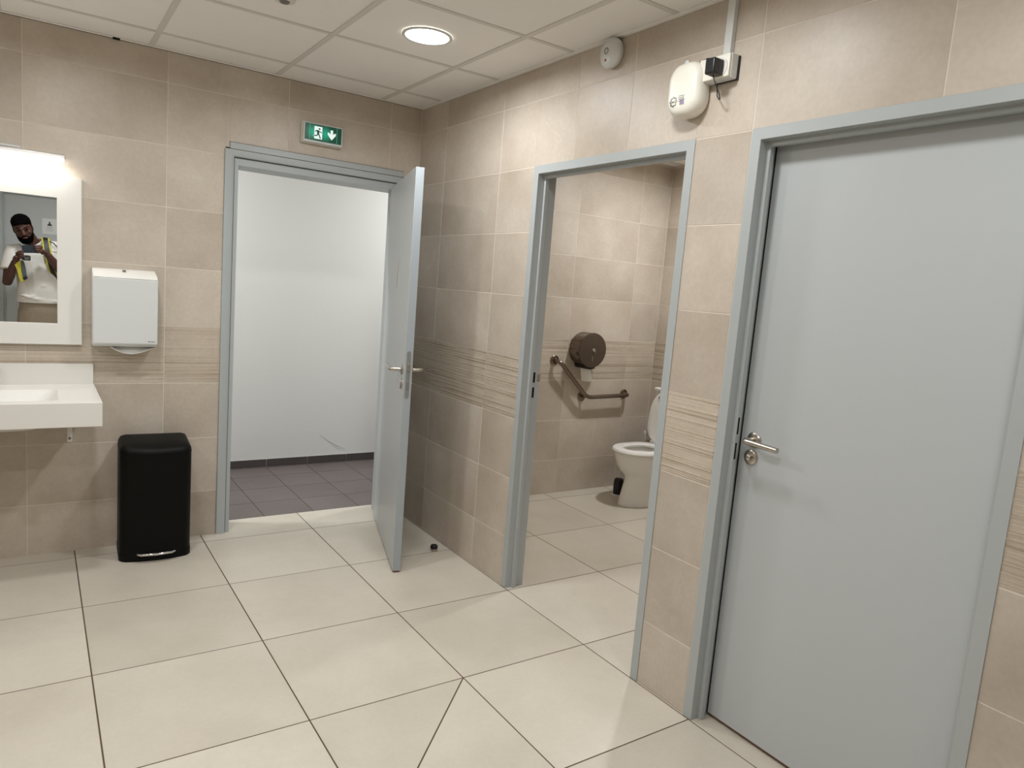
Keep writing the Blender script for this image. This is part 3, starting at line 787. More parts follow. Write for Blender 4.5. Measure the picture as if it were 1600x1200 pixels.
# ------------------------------------------------------------------ basin
BX0, BX1, BZ0, BZ1, BY = -2.528, -1.7025, 0.751, 0.855, -0.548
bc = (BX0 + BX1) / 2
ba = thing('wash_basin', 'white rectangular wall-hung wash basin with backsplash under the mirror', 'basin', (bc, 0, BZ0))
n_ = 6
def RR(cx, cy, w, h, r, z): return rrect(cx, cy, w, h, r, n_, z=z)
cyb = (BY - 0.001) / 2; hh_ = -BY - 0.001
bowl = [(0.50, 0.300, 0.035, 0.855), (0.490, 0.290, 0.034, 0.848), (0.44, 0.245, 0.05, 0.815), (0.38, 0.20, 0.06, 0.775), (0.30, 0.14, 0.06, 0.752), (0.06, 0.05, 0.02, 0.748)]
yb_ = -0.325; xb_ = -2.110
rs = [RR(bc, cyb, BX1 - BX0, hh_, 0.003, BZ1 - 0.001), RR(bc, cyb, BX1 - BX0 - 0.002, hh_ - 0.002, 0.003, BZ1)] + [RR(xb_, yb_, w, h, r, z) for w, h, r, z in bowl]
outer = [RR(bc, cyb, BX1 - BX0, hh_, 0.003, BZ0), RR(xb_, yb_, 0.50, 0.32, 0.06, BZ0 - 0.0005), RR(xb_, yb_, 0.36, 0.24, 0.08, BZ0 - 0.030), RR(xb_, yb_, 0.20, 0.14, 0.06, BZ0 - 0.042)]
build('slab', MB().rings(outer[::-1] + rs, True, True, True), M['resin'], ba)
build('backsplash', MB().box(BX0, BX1 - 0.003, -0.016, -0.001, BZ1 - 0.002, 0.9545), M['resin'], ba, bevel=0.0015)
build('drain', MB().lathe([(0.030, 0.0), (0.030, 0.004), (0.024, 0.006)], (xb_, yb_, 0.7485), n=24), M['chrome'], ba)
tp = thing('basin_tap', 'chrome mixer tap at the back of the white basin', 'tap', (-2.110, -0.095, 0.855))
build('body', MB().lathe([(0.027, 0.0), (0.027, 0.008), (0.022, 0.012), (0.021, 0.085), (0.018, 0.100)], (-2.110, -0.095, 0.8555), n=24), M['chrome'], tp)
build('spout', MB().tube([(-2.11, -0.105, 0.905), (-2.11, -0.17, 0.915), (-2.11, -0.205, 0.908), (-2.11, -0.215, 0.893)], 0.011, 12), M['chrome'], tp)
build('lever', MB().tube([(-2.11, -0.095, 0.955), (-2.11, -0.075, 0.972), (-2.11, -0.160, 0.990)], [0.012, 0.009, 0.006], 12), M['chrome'], tp)
st = thing('bottle_trap', 'chrome bottle trap and waste pipe under the basin', 'pipe', (xb_, -0.28, 0.60))
build('tail_pipe', MB().lathe([(0.016, 0.0), (0.016, 0.075)], (xb_, -0.325, 0.632), n=20), M['chrome'], st)
build('collar', MB().lathe([(0.020, 0), (0.026, 0.003), (0.026, 0.016), (0.020, 0.020)], (xb_, -0.325, 0.680), n=20), M['white_plastic'], st)
build('trap_body', MB().lathe([(0.014, 0.0), (0.031, 0.006), (0.033, 0.02), (0.033, 0.11), (0.026, 0.132), (0.017, 0.136)], (xb_, -0.325, 0.500), n=24), M['steel_dark'], st)
build('waste_pipe', MB().tube([(xb_, -0.325, 0.585), (xb_, -0.20, 0.583), (xb_, -0.003, 0.583)], 0.015, 14), M['chrome'], st)
for xk, lab in ((-1.805, 'white steel shelf bracket under the right end of the basin'), (-2.43, 'white steel shelf bracket under the left end of the basin')):
    br = thing('basin_bracket', lab, 'bracket', (xk, -0.003, 0.565), 'brackets under the basin')
    build('wall_plate', MB().prism([(xk - 0.011, 0.564), (xk + 0.011, 0.564), (xk + 0.011, 0.7505), (xk - 0.011, 0.7505)], -0.005, -0.001), M['white_paint'], br, bevel=0.001)
    build('arm', MB().box(xk - 0.011, xk + 0.011, -0.40, -0.005, 0.7458, 0.7503), M['white_paint'], br)
    build('rib', MB().prism([(-0.005, 0.745), (-0.16, 0.745), (-0.005, 0.62)], xk - 0.0018, xk + 0.0018, 'yz'), M['white_paint'], br)
    build('bolt', MB().lathe([(0.0065, 0.0), (0.0065, -0.005), (0.004, -0.006)], (xk, -0.005, 0.583), 'y', n=14), M['ring_grey'], br)

# ------------------------------------------------------------------ bin
bn = thing('pedal_bin', 'tall matte black pedal bin with chrome pedal against the tiled wall', 'bin', (-1.445, -0.14, 0))
BR = Matrix.Translation((-1.443, -0.135, 0)) @ Matrix.Rotation(radians(-2.5), 4, 'Z')
def binring(w, d, bow, z, r=0.045, n=6, tilt=0.0, back=0.112):
    """flat back, straight sides, softly bowed front"""
    pts = []
    hw = w / 2
    def fy(x): return -back + 0.0 - (d - back) + 0 * x
    base = rrect(0, 0, w, 2 * back, r, n)
    out = []
    for (px, py) in base:
        if py < 0: py = py - (d) * 1.0 * (1 - (px / hw) ** 2) * bow / max(d, 1e-6)
        out.append(Vector((px, py, z + tilt * py)))
    return out
def bring(w, hb, bow, z, r, tilt=0.0):
    out = []
    n = 8
    # back corners then front arc, counter-clockwise seen from above
    for (sx, sy, a0) in ((1, 1, 0), (-1, 1, 90)):
        for k in range(n + 1):
            a = radians(a0 + 90 * k / n); out.append((sx * (w / 2 - r * 0.4) + r * 0.4 * cos(a), (hb - r * 0.4) + r * 0.4 * sin(a)))
    for (sx, a0) in ((-1, 180), (1, 270)):
        for k in range(n + 1):
            a = radians(a0 + 90 * k / n)
            x = sx * (w / 2 - r) + r * cos(a); y = -(hb - r) + r * sin(a)
            out.append((x, y))
        if sx == -1:
            for k in range(1, 12):
                out.append((-(w / 2 - r) + (w - 2 * r) * k / 12, -hb))
    res = []
    for x, y in out:
        if y < 0: y -= bow * (1 - (2 * x / w) ** 2)
        res.append(Vector((x, y, z + tilt * y)))
    return res
W_, HB = 0.322, 0.112
body = [bring(W_, HB, 0.030, 0.035, 0.035), bring(W_, HB, 0.030, 0.30, 0.035), bring(W_, HB, 0.030, 0.540, 0.035)]
build('body', MB().rings(body).xf(BR), M['bin'], bn)
lid = [bring(W_ + 0.002, HB + 0.001, 0.031, 0.5405, 0.035), bring(W_ + 0.002, HB + 0.001, 0.031, 0.548, 0.035, 0.02), bring(W_ - 0.004, HB - 0.002, 0.030, 0.566, 0.035, 0.06),
       bring(W_ - 0.022, HB - 0.012, 0.028, 0.582, 0.032, 0.09), bring(W_ - 0.055, HB - 0.030, 0.024, 0.5915, 0.03, 0.10), bring(W_ - 0.12, HB - 0.06, 0.012, 0.597, 0.02, 0.10)]
build('lid', MB().rings(lid).xf(BR), M['bin'], bn)
bs = [bring(W_ + 0.004, HB + 0.003, 0.031, 0.001, 0.035), bring(W_ + 0.004, HB + 0.003, 0.031, 0.028, 0.035), bring(W_ + 0.003, HB + 0.001, 0.030, 0.037, 0.035)]
build('base', MB().rings(bs).xf(BR), M['bin'], bn)
pd_ = [(-0.080, -0.128, 0.044), (-0.079, -0.155, 0.044), (-0.068, -0.166, 0.044), (0.0, -0.174, 0.044), (0.068, -0.166, 0.044), (0.079, -0.155, 0.044), (0.080, -0.128, 0.044)]
build('pedal', MB().tube(pd_, [(0.0065, 0.008)] * 7, 12).xf(BR), M['chrome'], bn)

# ------------------------------------------------------------------ door stop
ds = thing('door_stop', 'small black rubber door stop on the floor behind the open door', 'door stop', (-0.100, -0.683, 0))
build('base', MB().lathe([(0.0165, 0.0), (0.0165, 0.012), (0.0175, 0.012)], (-0.100, -0.683, 0.0005), n=24), M['steel'], ds)
build('buffer', MB().lathe([(0.0165, 0.012), (0.0205, 0.014), (0.0205, 0.028), (0.017, 0.033), (0.010, 0.034)], (-0.100, -0.683, 0.0005), n=24), M['rubber'], ds)

# ------------------------------------------------------------------ right wall, high up
sd = thing('smoke_alarm', 'round white alarm high on the right wall just under the ceiling', 'alarm', (0, -1.725, 2.447))
build('base', MB().lathe([(0.052, -0.0008), (0.056, -0.006), (0.056, -0.012)], (0, -1.725, 2.447), 'x', n=40), M['white_plastic'], sd)
hd = build('cover', MB().lathe([(0.0575, -0.011), (0.060, -0.018), (0.058, -0.028), (0.050, -0.036), (0.030, -0.040), (0.010, -0.041)], (0, -1.725, 2.447), 'x', n=40), M['white_plastic'], sd)
build('sounder_ring', MB().lathe([(0.0125, -0.0395), (0.0125, -0.0418), (0.0085, -0.0418), (0.0085, -0.0395)], (0, -1.718, 2.452), 'x', n=24, cap0=False, cap1=False), M['ring_grey'], sd)
build('indicator', MB().box(-0.0410, -0.0385, -1.7215, -1.7105, 2.4135, 2.4215), M['red'], sd)

af = thing('air_freshener', 'cream rounded air freshener box with a printed emblem, right of the alarm', 'air freshener', (0, -2.198, 2.116))
rs = []
for (w, h, x, r) in ((0.150, 0.172, -0.001, 0.05), (0.166, 0.188, -0.012, 0.058), (0.170, 0.192, -0.030, 0.060), (0.166, 0.188, -0.050, 0.058), (0.152, 0.174, -0.064, 0.052), (0.128, 0.150, -0.072, 0.045), (0.09, 0.11, -0.0745, 0.035)):
    rs.append(rrect(-2.180, 2.2175, w - 0.018, h - 0.006, r, 8, f=lambda a, b: Vector((x, a, b))))
rs_ = rs
case = build('case', MB().rings(rs_), M['cream_plastic'], af)
build('button', MB().lathe([(0.010, 0.0), (0.009, -0.003), (0.006, -0.004)], (-0.056, -2.180, 2.3050), 'x', n=18), M['white_plastic'], af)
em = MB(); cy_, cz_ = -2.152, 2.176
pts_o = []; pts_i = []
for k in range(32):
    a = 2 * pi * k / 32; ro = 0.0185 if k % 4 == 0 else (0.0155 if k % 4 in (1, 3) else 0.0135)
    pts_o.append((ro, a)); pts_i.append((ro - 0.0030, a))
P_ = lambda r, a, x: Vector((x, cy_ + r * cos(a), cz_ + r * sin(a)))
em.rings([[P_(r, a, -0.0736) for r, a in pts_o], [P_(r, a, -0.0750) for r, a in pts_o], [P_(r, a, -0.0750) for r, a in pts_i], [P_(r, a, -0.0736) for r, a in pts_i]], False, False, False)
for i in range(4): em.box(-0.0750, -0.0740, cy_ + 0.0085 - i * 0.0048, cy_ + 0.0055 - i * 0.0048, cz_ - 0.003, cz_ + 0.001 + (i % 2) * 0.002)
build('emblem', em, M['ink'], af)
lg = MB()
for i, (w, h) in enumerate(((0.026, 0.0018), (0.024, 0.0018), (0.027, 0.0022), (0.012, 0.0018))):
    z = cz_ + 0.015 - i * 0.006; lg.box(-0.0750, -0.0740, cy_ - 0.0235, cy_ - 0.0235 - w, z, z + h)
build('small_print', lg, M['ink'], af)
build('print_patch', MB().box(-0.0748, -0.0738, cy_ - 0.030, cy_ - 0.050, cz_ - 0.014, cz_ + 0.002), M['ink_violet'], af)

sb = thing('wall_socket', 'white surface-mounted socket box beside the air freshener', 'socket', (0, -2.30, 2.265))
build('back_box', MB().box(-0.040, -0.001, -2.364, -2.232, 2.228, 2.306), M['white_plastic'], sb, bevel=0.004, seg=3)
build('cover_plate', MB().box(-0.049, -0.040, -2.362, -2.234, 2.230, 2.304), M['cream_plastic'], sb, bevel=0.003)
build('box_shadow', MB().box(-0.009, -0.0005, -2.367, -2.272, 2.226, 2.302), M['rubber'], sb)  # black slab painted as the dark shadow beside the socket box
build('socket_face', MB().lathe([(0.031, -0.049), (0.031, -0.052), (0.026, -0.052), (0.024, -0.0495)], (0, -2.325, 2.263), 'x', n=32), M['white_paint'], sb)
pg = thing('power_adapter', 'black plug-in power adapter in the wall socket with thin cable', 'adapter', (-0.055, -2.318, 2.265))
build('body', MB().box(-0.098, -0.0505, -2.342, -2.302, 2.234, 2.284), M['black'], pg, bevel=0.005, seg=3)
build('cable', MB().tube([(-0.075, -2.322, 2.242), (-0.074, -2.324, 2.225), (-0.066, -2.335, 2.195), (-0.058, -2.342, 2.172), (-0.045, -2.335, 2.160), (-0.03, -2.318, 2.166), (-0.018, -2.298, 2.183), (-0.012, -2.288, 2.215), (-0.012, -2.288, 2.285),
       (-0.016, -2.27, 2.313), (-0.018, -2.235, 2.318), (-0.018, -2.205, 2.3125), (-0.020, -2.19, 2.303)], 0.0018, 8), M['black'], pg)
tag(build('cable_trunking', MB().box(-0.020, -0.0008, -2.334, -2.304, 2.307, CEIL - 0.003), M['white_plastic'], bevel=0.0015),
    'white vertical cable trunking from the socket up to the ceiling', 'trunking')

# ------------------------------------------------------------------ cubicle fittings
gb = thing('grab_bar', 'angled stainless steel grab bar on the cubicle wall', 'grab bar', (1.52, SY, 0.74))
A, E_, C_ = Vector((1.172, SY - 0.001, 1.000)), Vector((1.455, SY - 0.001, 0.732)), Vector((1.880, SY - 0.001, 0.742))
def bend(a, b, c, r, n=7):
    """arc of points rounding the corner at b"""
    u = (a - b).normalized(); v = (c - b).normalized(); out = []
    for k in range(n + 1):
        t = k / n; p0 = b + u * r; p2 = b + v * r
        out.append(p0 * (1 - t) ** 2 + b * 2 * t * (1 - t) + p2 * t * t)
    return out
yo = Vector((0, -0.066, 0))
path = [A] + bend(A, A + yo, E_ + yo, 0.045) + bend(A + yo, E_ + yo, C_ + yo, 0.05) + bend(E_ + yo, C_ + yo, C_, 0.045) + [C_]
build('bar', MB().tube(path, 0.0155, 16), M['steel_dark'], gb)
build('post', MB().tube([E_, E_ + yo * 0.95 + Vector((0.006, 0, 0.004))], 0.010, 14), M['steel_dark'], gb)
for p in (A, E_, C_):
    build('flange', MB().lathe([(0.036, -0.0), (0.036, -0.006), (0.031, -0.010), (0.016, -0.011)], p, 'y', n=32), M['steel_dark'], gb)

tr_ = thing('toilet_roll_dispenser', 'round dark steel jumbo toilet paper dispenser above the grab bar', 'dispenser', (1.425, SY, 0.96))
TC = (1.425, SY, 1.088)
build('drum', MB().lathe([(0.122, -0.001), (0.126, -0.004), (0.126, -0.108), (0.1245, -0.112)], TC, 'y', n=56), M['steel_dark'], tr_)
build('front_cover', MB().lathe([(0.127, -0.110), (0.128, -0.114), (0.126, -0.120), (0.118, -0.122)], TC, 'y', n=56), mat('bronze_grey_cover', rgb(92, 80, 69), 0.4, metal=0.55), tr_)
build('hinge_strip', MB().box(1.313, 1.328, SY - 0.106, SY - 0.004, 1.150, 1.160), M['steel_dark'], tr_)
build('lock', MB().lathe([(0.011, -0.120), (0.011, -0.126), (0.007, -0.128)], (TC[0] + 0.004, SY, 1.093), 'y', n=20), M['chrome'], tr_)
build('key', MB().box(TC[0] + 0.006, TC[0] + 0.010, SY - 0.136, SY - 0.126, 1.072, 1.098), M['chrome'], tr_)
build('window_slot', MB().box(TC[0] - 0.001, TC[0] + 0.0025, SY - 0.1235, SY - 0.1215, 1.005, 1.045), M['chrome'], tr_)
build('tear_plate', MB().prism([(1.350, 0.985), (1.372, 0.966), (1.425, 0.956), (1.470, 0.966), (1.474, 0.955), (1.425, 0.946), (1.362, 0.955)], SY - 0.105, SY - 0.012), M['rubber'], tr_)
pp = []
for (xx, zz) in ((1.385, 0.975), (1.390, 0.945), (1.400, 0.900), (1.411, 0.852)):
    pp.append([Vector((xx, SY - 0.040, zz)), Vector((xx + 0.052, SY - 0.098, zz + 0.002)), Vector((xx + 0.0530, SY - 0.097, zz + 0.002)), Vector((xx + 0.001, SY - 0.039, zz))])
tag(build('toilet_paper', MB().rings(pp, True, True, False), M['paper']), 'loose end of white toilet paper hanging from the round dispenser', 'toilet paper')

# toilet: back against the right-hand cubicle wall, bowl towards the door
TY = -0.402
to = thing('toilet', 'white ceramic toilet with its lid up in the cubicle', 'toilet', (1.80, TY, 0))
def oval(x0, x1, w, z, n=36, sq=2.0, back=0.5):
    """egg outline between x0 (front tip) and x1 (back)"""
    cx = x0 + (x1 - x0) * back; out = []
    for k in range(n):
        a = 2 * pi * k / n; c, s_ = cos(a), sin(a)
        rx = (cx - x0) if c < 0 else (x1 - cx)
        e_ = 2.0 / (sq if c < 0 else 3.4)
        out.append(Vector((cx + rx * (abs(c) ** e_) * (1 if c > 0 else -1), TY + w / 2 * (abs(s_) ** e_) * (1 if s_ > 0 else -1), z)))
    return out
outer_ = [oval(1.556, 2.03, 0.235, 0.001), oval(1.560, 2.03, 0.232, 0.02), oval(1.578, 2.03, 0.215, 0.10), oval(1.600, 2.03, 0.200, 0.19), oval(1.590, 2.03, 0.225, 0.220), oval(1.555, 2.03, 0.280, 0.250),
          oval(1.524, 2.03, 0.325, 0.295), oval(1.506, 2.03, 0.345, 0.345), oval(1.500, 2.03, 0.352, 0.388), oval(1.502, 2.03, 0.350, 0.392)]
inner_ = [oval(1.542, 1.90, 0.275, 0.392), oval(1.552, 1.88, 0.255, 0.375), oval(1.580, 1.85, 0.200, 0.31), oval(1.66, 1.80, 0.10, 0.24), oval(1.70, 1.77, 0.05, 0.22)]
build('bowl', MB().rings(outer_ + inner_), M['ceramic'], to)
st_o = [oval(1.490, 1.935, 0.366, 0.394), oval(1.486, 1.937, 0.372, 0.402), oval(1.492, 1.933, 0.362, 0.414), oval(1.507, 1.925, 0.335, 0.418)]
st_i = [oval(1.560, 1.870, 0.235, 0.417), oval(1.567, 1.865, 0.222, 0.408), oval(1.564, 1.868, 0.228, 0.394)]
build('seat', MB().rings(st_o + st_i + [st_o[0]], False, False), M['seat'], to)
# raised lid, leaning back on the cistern
def lidring(w, h, x, k=1.0):
    out = []
    for i in range(36):
        a = 2 * pi * i / 36; c, s_ = cos(a), sin(a)
        e_ = 2.0 / (2.2 if c > 0 else 3.6)
        zz = (h / 2) * (abs(c) ** e_) * (1 if c > 0 else -1); yy = w / 2 * (abs(s_) ** e_) * (1 if s_ > 0 else -1)
        out.append(Vector((x + (zz + h / 2) * 0.11, TY + yy, 0.432 + h / 2 + zz)))
    return out
build('lid', MB().rings([lidring(0.345, 0.385, 1.935), lidring(0.365, 0.400, 1.929), lidring(0.365, 0.400, 1.922), lidring(0.335, 0.375, 1.917)]), M['seat'], to)
build('lid_buffer', MB().lathe([(0.009, 0.0), (0.009, -0.006), (0.006, -0.008)], (1.953, TY + 0.10, 0.765), 'x', n=14), M['ring_grey'], to)
build('seat_hinge', MB().tube([(1.93, TY + 0.12, 0.428), (1.93, TY - 0.12, 0.428)], 0.012, 14), M['white_plastic'], to)
build('cistern', MB().rings([rrect(2.075, TY, 0.165, 0.36, 0.03, 5, z=0.405), rrect(2.075, TY, 0.175, 0.385, 0.03, 5, z=0.60), rrect(2.077, TY, 0.178, 0.395, 0.03, 5, z=0.800)]), M['ceramic'], to)
build('cistern_lid', MB().rings([rrect(2.074, TY, 0.184, 0.410, 0.03, 5, z=0.801), rrect(2.072, TY, 0.190, 0.418, 0.03, 5, z=0.815), rrect(2.072, TY, 0.186, 0.412, 0.03, 5, z=0.826), rrect(2.072, TY, 0.160, 0.39, 0.03, 5, z=0.831)]), M['ceramic'], to)
build('flush_button', MB().lathe([(0.022, 0.0), (0.022, 0.004), (0.018, 0.006)], (2.072, TY, 0.831), n=24), M['chrome'], to)
build('supply_valve', MB().lathe([(0.012, 0.0), (0.012, 0.045), (0.020, 0.047), (0.020, 0.066), (0.014, 0.070)], (1.965, -0.188, 0.415), n=16), M['white_plastic'], to)
build('supply_pipe', MB().tube([(1.965, -0.188, 0.42), (2.00, -0.17, 0.40), (2.10, -0.12, 0.38), (2.165, -0.10, 0.37)], 0.006, 10), M['chrome'], to)
tb = thing('toilet_brush', 'toilet brush in a black holder on the floor behind the toilet', 'brush', (1.722, -0.195, 0))
build('saucer', MB().lathe([(0.048, 0.0), (0.050, 0.006), (0.044, 0.010)], (1.722, -0.195, 0.0005), n=28), M['white_plastic'], tb)
build('holder', MB().lathe([(0.036, 0.010), (0.038, 0.03), (0.038, 0.095), (0.034, 0.125), (0.020, 0.132)], (1.722, -0.195, 0.0005), n=28), M['rubber'], tb)
build('handle', MB().tube([(1.722, -0.195, 0.13), (1.727, -0.195, 0.25), (1.731, -0.195, 0.36)], 0.006, 12), M['white_plastic'], tb)

# ------------------------------------------------------------------ the photographer (seen only in the mirror)
PY = -4.33
pe = thing('person', 'bearded person in a white polo and beige trousers photographing the mirror', 'person', (-1.89, PY, 0))
def fuse(o, vox, smooth=6):
    r = o.modifiers.new('fuse', 'REMESH'); r.mode = 'VOXEL'; r.voxel_size = vox; r.use_smooth_shade = True
    s_ = o.modifiers.new('soften', 'SMOOTH'); s_.iterations = smooth; s_.factor = 0.5
def torso_ring(cx, cy, rx, ry, z, n=28, lean=0.0):
    return [Vector((cx + rx * (abs(cos(2 * pi * k / n)) ** 0.85) * (1 if cos(2 * pi * k / n) > 0 else -1), cy + ry * sin(2 * pi * k / n), z + lean * cos(2 * pi * k / n))) for k in range(n)]
SHL, SHR = Vector((-2.105, PY, 1.475)), Vector((-1.735, PY, 1.535))
ELL, WRL = Vector((-2.150, -4.24, 1.170)), Vector((-2.085, -4.105, 1.375))
ELR, WRR = Vector((-1.690, -4.20, 1.270)), Vector((-1.835, -4.085, 1.462))
NECK = Vector((-1.945, PY + 0.01, 1.545)); HEAD = Vector((-2.025, PY + 0.085, 1.690))
bm_ = MB()
bm_.rings([torso_ring(-1.885, PY, 0.165, 0.115, 0.90), torso_ring(-1.885, PY, 0.150, 0.105, 1.06), torso_ring(-1.89, PY, 0.165, 0.115, 1.25), torso_ring(-1.905, PY, 0.180, 0.115, 1.42, lean=0.03), torso_ring(-1.93, PY, 0.10, 0.07, 1.53, lean=0.02)])
bm_.tube([Vector((-1.93, PY, 1.49)), NECK, (NECK + HEAD) / 2, HEAD + Vector((0, -0.03, -0.03))], [0.072, 0.063, 0.060, 0.058], 18)
bm_.tube([SHL + Vector((0.06, 0, 0)), SHL, SHL.lerp(ELL, .5), ELL, ELL.lerp(WRL, .35), WRL], [0.055, 0.056, 0.050, 0.041, 0.042, 0.029], 16)
bm_.tube([SHR - Vector((0.06, 0, 0)), SHR, SHR.lerp(ELR, .5), ELR, ELR.lerp(WRR, .35), WRR], [0.055, 0.056, 0.050, 0.041, 0.042, 0.029], 16)
for sx in (-1, 1):
    hx = -1.885 + sx * 0.09
    bm_.tube([(hx, PY, 0.93), (hx + sx * 0.012, PY, 0.70), (hx + sx * 0.015, PY + 0.01, 0.48), (hx + sx * 0.015, PY - 0.005, 0.30), (hx + sx * 0.018, PY, 0.08)], [0.088, 0.078, 0.056, 0.052, 0.038], 16)
def hand(mb, wrist, palm_end, side, fingers, thumb):
    """palm slab from the wrist and five separately bent fingers"""
    w = Vector(wrist); p = Vector(palm_end); s_ = Vector(side).normalized()
    mb.tube([w, w.lerp(p, .45), p], [(0.022, 0.026), (0.017, 0.040), (0.015, 0.042)], 14)
    for i, f in enumerate(fingers):
        base = w.lerp(p, 0.85) + s_ * (0.031 - 0.0207 * i)
        mb.tube([base] + [Vector(q) for q in f], [0.0105, 0.0098, 0.0090, 0.0075][:len(f) + 1], 10)
    mb.tube([Vector(q) for q in thumb], [0.0135, 0.0125, 0.011, 0.009][:len(thumb)], 10)
PHC = Vector((-1.967, -4.052, 1.499))         # middle of the phone
# right hand (+x side) holds the right end of the phone
pr = Vector((-1.880, -4.070, 1.497))
hand(bm_, WRR, pr, (0, 0.25, 1), [
    [(-1.900, -4.045, 1.536), (-1.918, -4.0405, 1.533), (-1.934, -4.041, 1.527)],
    [(-1.897, -4.041, 1.517), (-1.917, -4.037, 1.514), (-1.936, -4.038, 1.509)],
    [(-1.894, -4.041, 1.497), (-1.913, -4.037, 1.493), (-1.930, -4.038, 1.489)],
    [(-1.890, -4.045, 1.478), (-1.905, -4.041, 1.473), (-1.918, -4.041, 1.469)]],
    [(-1.862, -4.095, 1.482), (-1.885, -4.092, 1.500), (-1.908, -4.075, 1.503), (-1.925, -4.068, 1.500)])
# left hand (-x side) steadies the phone and the small camera below it
pl = Vector((-2.065, -4.085, 1.425))
hand(bm_, WRL, pl, (-0.35, 0.2, 1), [
    [(-2.050, -4.052, 1.470), (-2.035, -4.042, 1.474), (-2.018, -4.042, 1.470)],
    [(-2.045, -4.050, 1.452), (-2.030, -4.042, 1.452), (-2.015, -4.044, 1.447)],
    [(-2.046, -4.052, 1.433), (-2.030, -4.046, 1.430), (-2.014, -4.048, 1.424)],
    [(-2.050, -4.058, 1.415), (-2.036, -4.052, 1.409), (-2.022, -4.054, 1.404)]],
    [(-2.075, -4.095, 1.405), (-2.050, -4.088, 1.432), (-2.030, -4.072, 1.452), (-2.020, -4.066, 1.462)])
body = build('body', bm_, M['skin'], pe); fuse(body, 0.0052, 3)

# head
HR = Matrix.Translation(HEAD) @ Euler((radians(-22), radians(-15), radians(4)), 'XYZ').to_matrix().to_4x4()
hm = MB(); rs = []
prof = [(-0.128, 0.020, 0.022, 0.050), (-0.120, 0.042, 0.045, 0.040), (-0.100, 0.058, 0.070, 0.022), (-0.070, 0.066, 0.083, 0.008), (-0.035, 0.070, 0.090, 0.0), (0.0, 0.073, 0.094, -0.002), (0.035, 0.075, 0.098, -0.005), (0.07, 0.071, 0.093, -0.006), (0.098, 0.056, 0.072, -0.006), (0.115, 0.030, 0.040, -0.004)]
for (z, rx, ry, cy) in prof: rs.append([Vector((rx * cos(2 * pi * k / 28), cy + ry * sin(2 * pi * k / 28), z)) for k in range(28)])
hm.rings(rs)
hm.tube([(0, 0.088, 0.022), (0, 0.100, 0.0), (0, 0.112, -0.022), (0, 0.098, -0.036)], [0.009, 0.011, 0.016, 0.010], 12)
hm.ball((0.011, 0.097, -0.028), (0.010, 0.010, 0.008)).ball((-0.011, 0.097, -0.028), (0.010, 0.010, 0.008))
hm.tube([(-0.048, 0.078, 0.026), (-0.022, 0.092, 0.029), (0, 0.092, 0.024), (0.022, 0.092, 0.029), (0.048, 0.078, 0.026)], [0.006, 0.009, 0.007, 0.009, 0.006], 10)
for sx in (-1, 1):
    hm.ball((sx * 0.045, 0.062, -0.022), (0.020, 0.020, 0.022)); hm.ball((sx * 0.075, -0.004, -0.010), (0.008, 0.018, 0.031))
head = build('head', hm.xf(HR), M['skin'], pe); fuse(head, 0.0045, 3)
build('lips', MB().tube([(-0.022, 0.0935, -0.063), (-0.008, 0.1005, -0.061), (0.008, 0.1005, -0.061), (0.022, 0.0935, -0.063)], [0.003, 0.0075, 0.0075, 0.003], 10).xf(HR), M['lip'], head)
for sx in (-1, 1):
    build('eye', MB().ball((sx * 0.031, 0.083, 0.008), (0.011, 0.009, 0.005)).xf(HR), M['hair'], head)
    build('eyebrow', MB().tube([(sx * 0.014, 0.100, 0.035), (sx * 0.032, 0.0965, 0.039), (sx * 0.050, 0.082, 0.034)], [0.003, 0.004, 0.0025], 8).xf(HR), M['hair'], head)
hr = MB(); rs = []
for (z, rx, ry, cy, cut) in [(-0.030, 0.074, 0.094, 0.000, 0.015), (0.0, 0.0765, 0.098, -0.004, 0.02), (0.035, 0.0800, 0.1045, -0.007, 0.035), (0.058, 0.081, 0.106, -0.007, 0.08), (0.075, 0.079, 0.106, -0.006, 0.2), (0.100, 0.066, 0.088, -0.006, 0.2), (0.120, 0.042, 0.056, -0.005, 0.2), (0.128, 0.015, 0.02, -0.004, 0.2)]:
    rs.append([Vector((rx * cos(2 * pi * k / 28), min(cy + ry * sin(2 * pi * k / 28), cut), z)) for k in range(28)])
build('hair', MB().rings(rs).xf(HR), M['hair'], head)
bd_ = MB(); rs = []
for (z, rx, ry, cy, yf) in [(-0.136, 0.020, 0.022, 0.052, 1), (-0.126, 0.046, 0.050, 0.042, 1), (-0.105, 0.0615, 0.0765, 0.022, 1), (-0.080, 0.0685, 0.086, 0.010, 1), (-0.050, 0.0715, 0.086, 0.0, 0), (-0.020, 0.0745, 0.060, 0.0, 0)]:
    rs.append([Vector((rx * cos(2 * pi * k / 28), cy + ry * sin(2 * pi * k / 28) if sin(2 * pi * k / 28) > 0 else 0.0, z)) for k in range(28)])
build('beard', MB().rings(rs).xf(HR), M['hair'], head)
build('moustache', MB().tube([(-0.030, 0.088, -0.058), (-0.012, 0.100, -0.048), (0.012, 0.100, -0.048), (0.030, 0.088, -0.058)], [0.004, 0.005, 0.005, 0.004], 8).xf(HR), M['hair'], head)

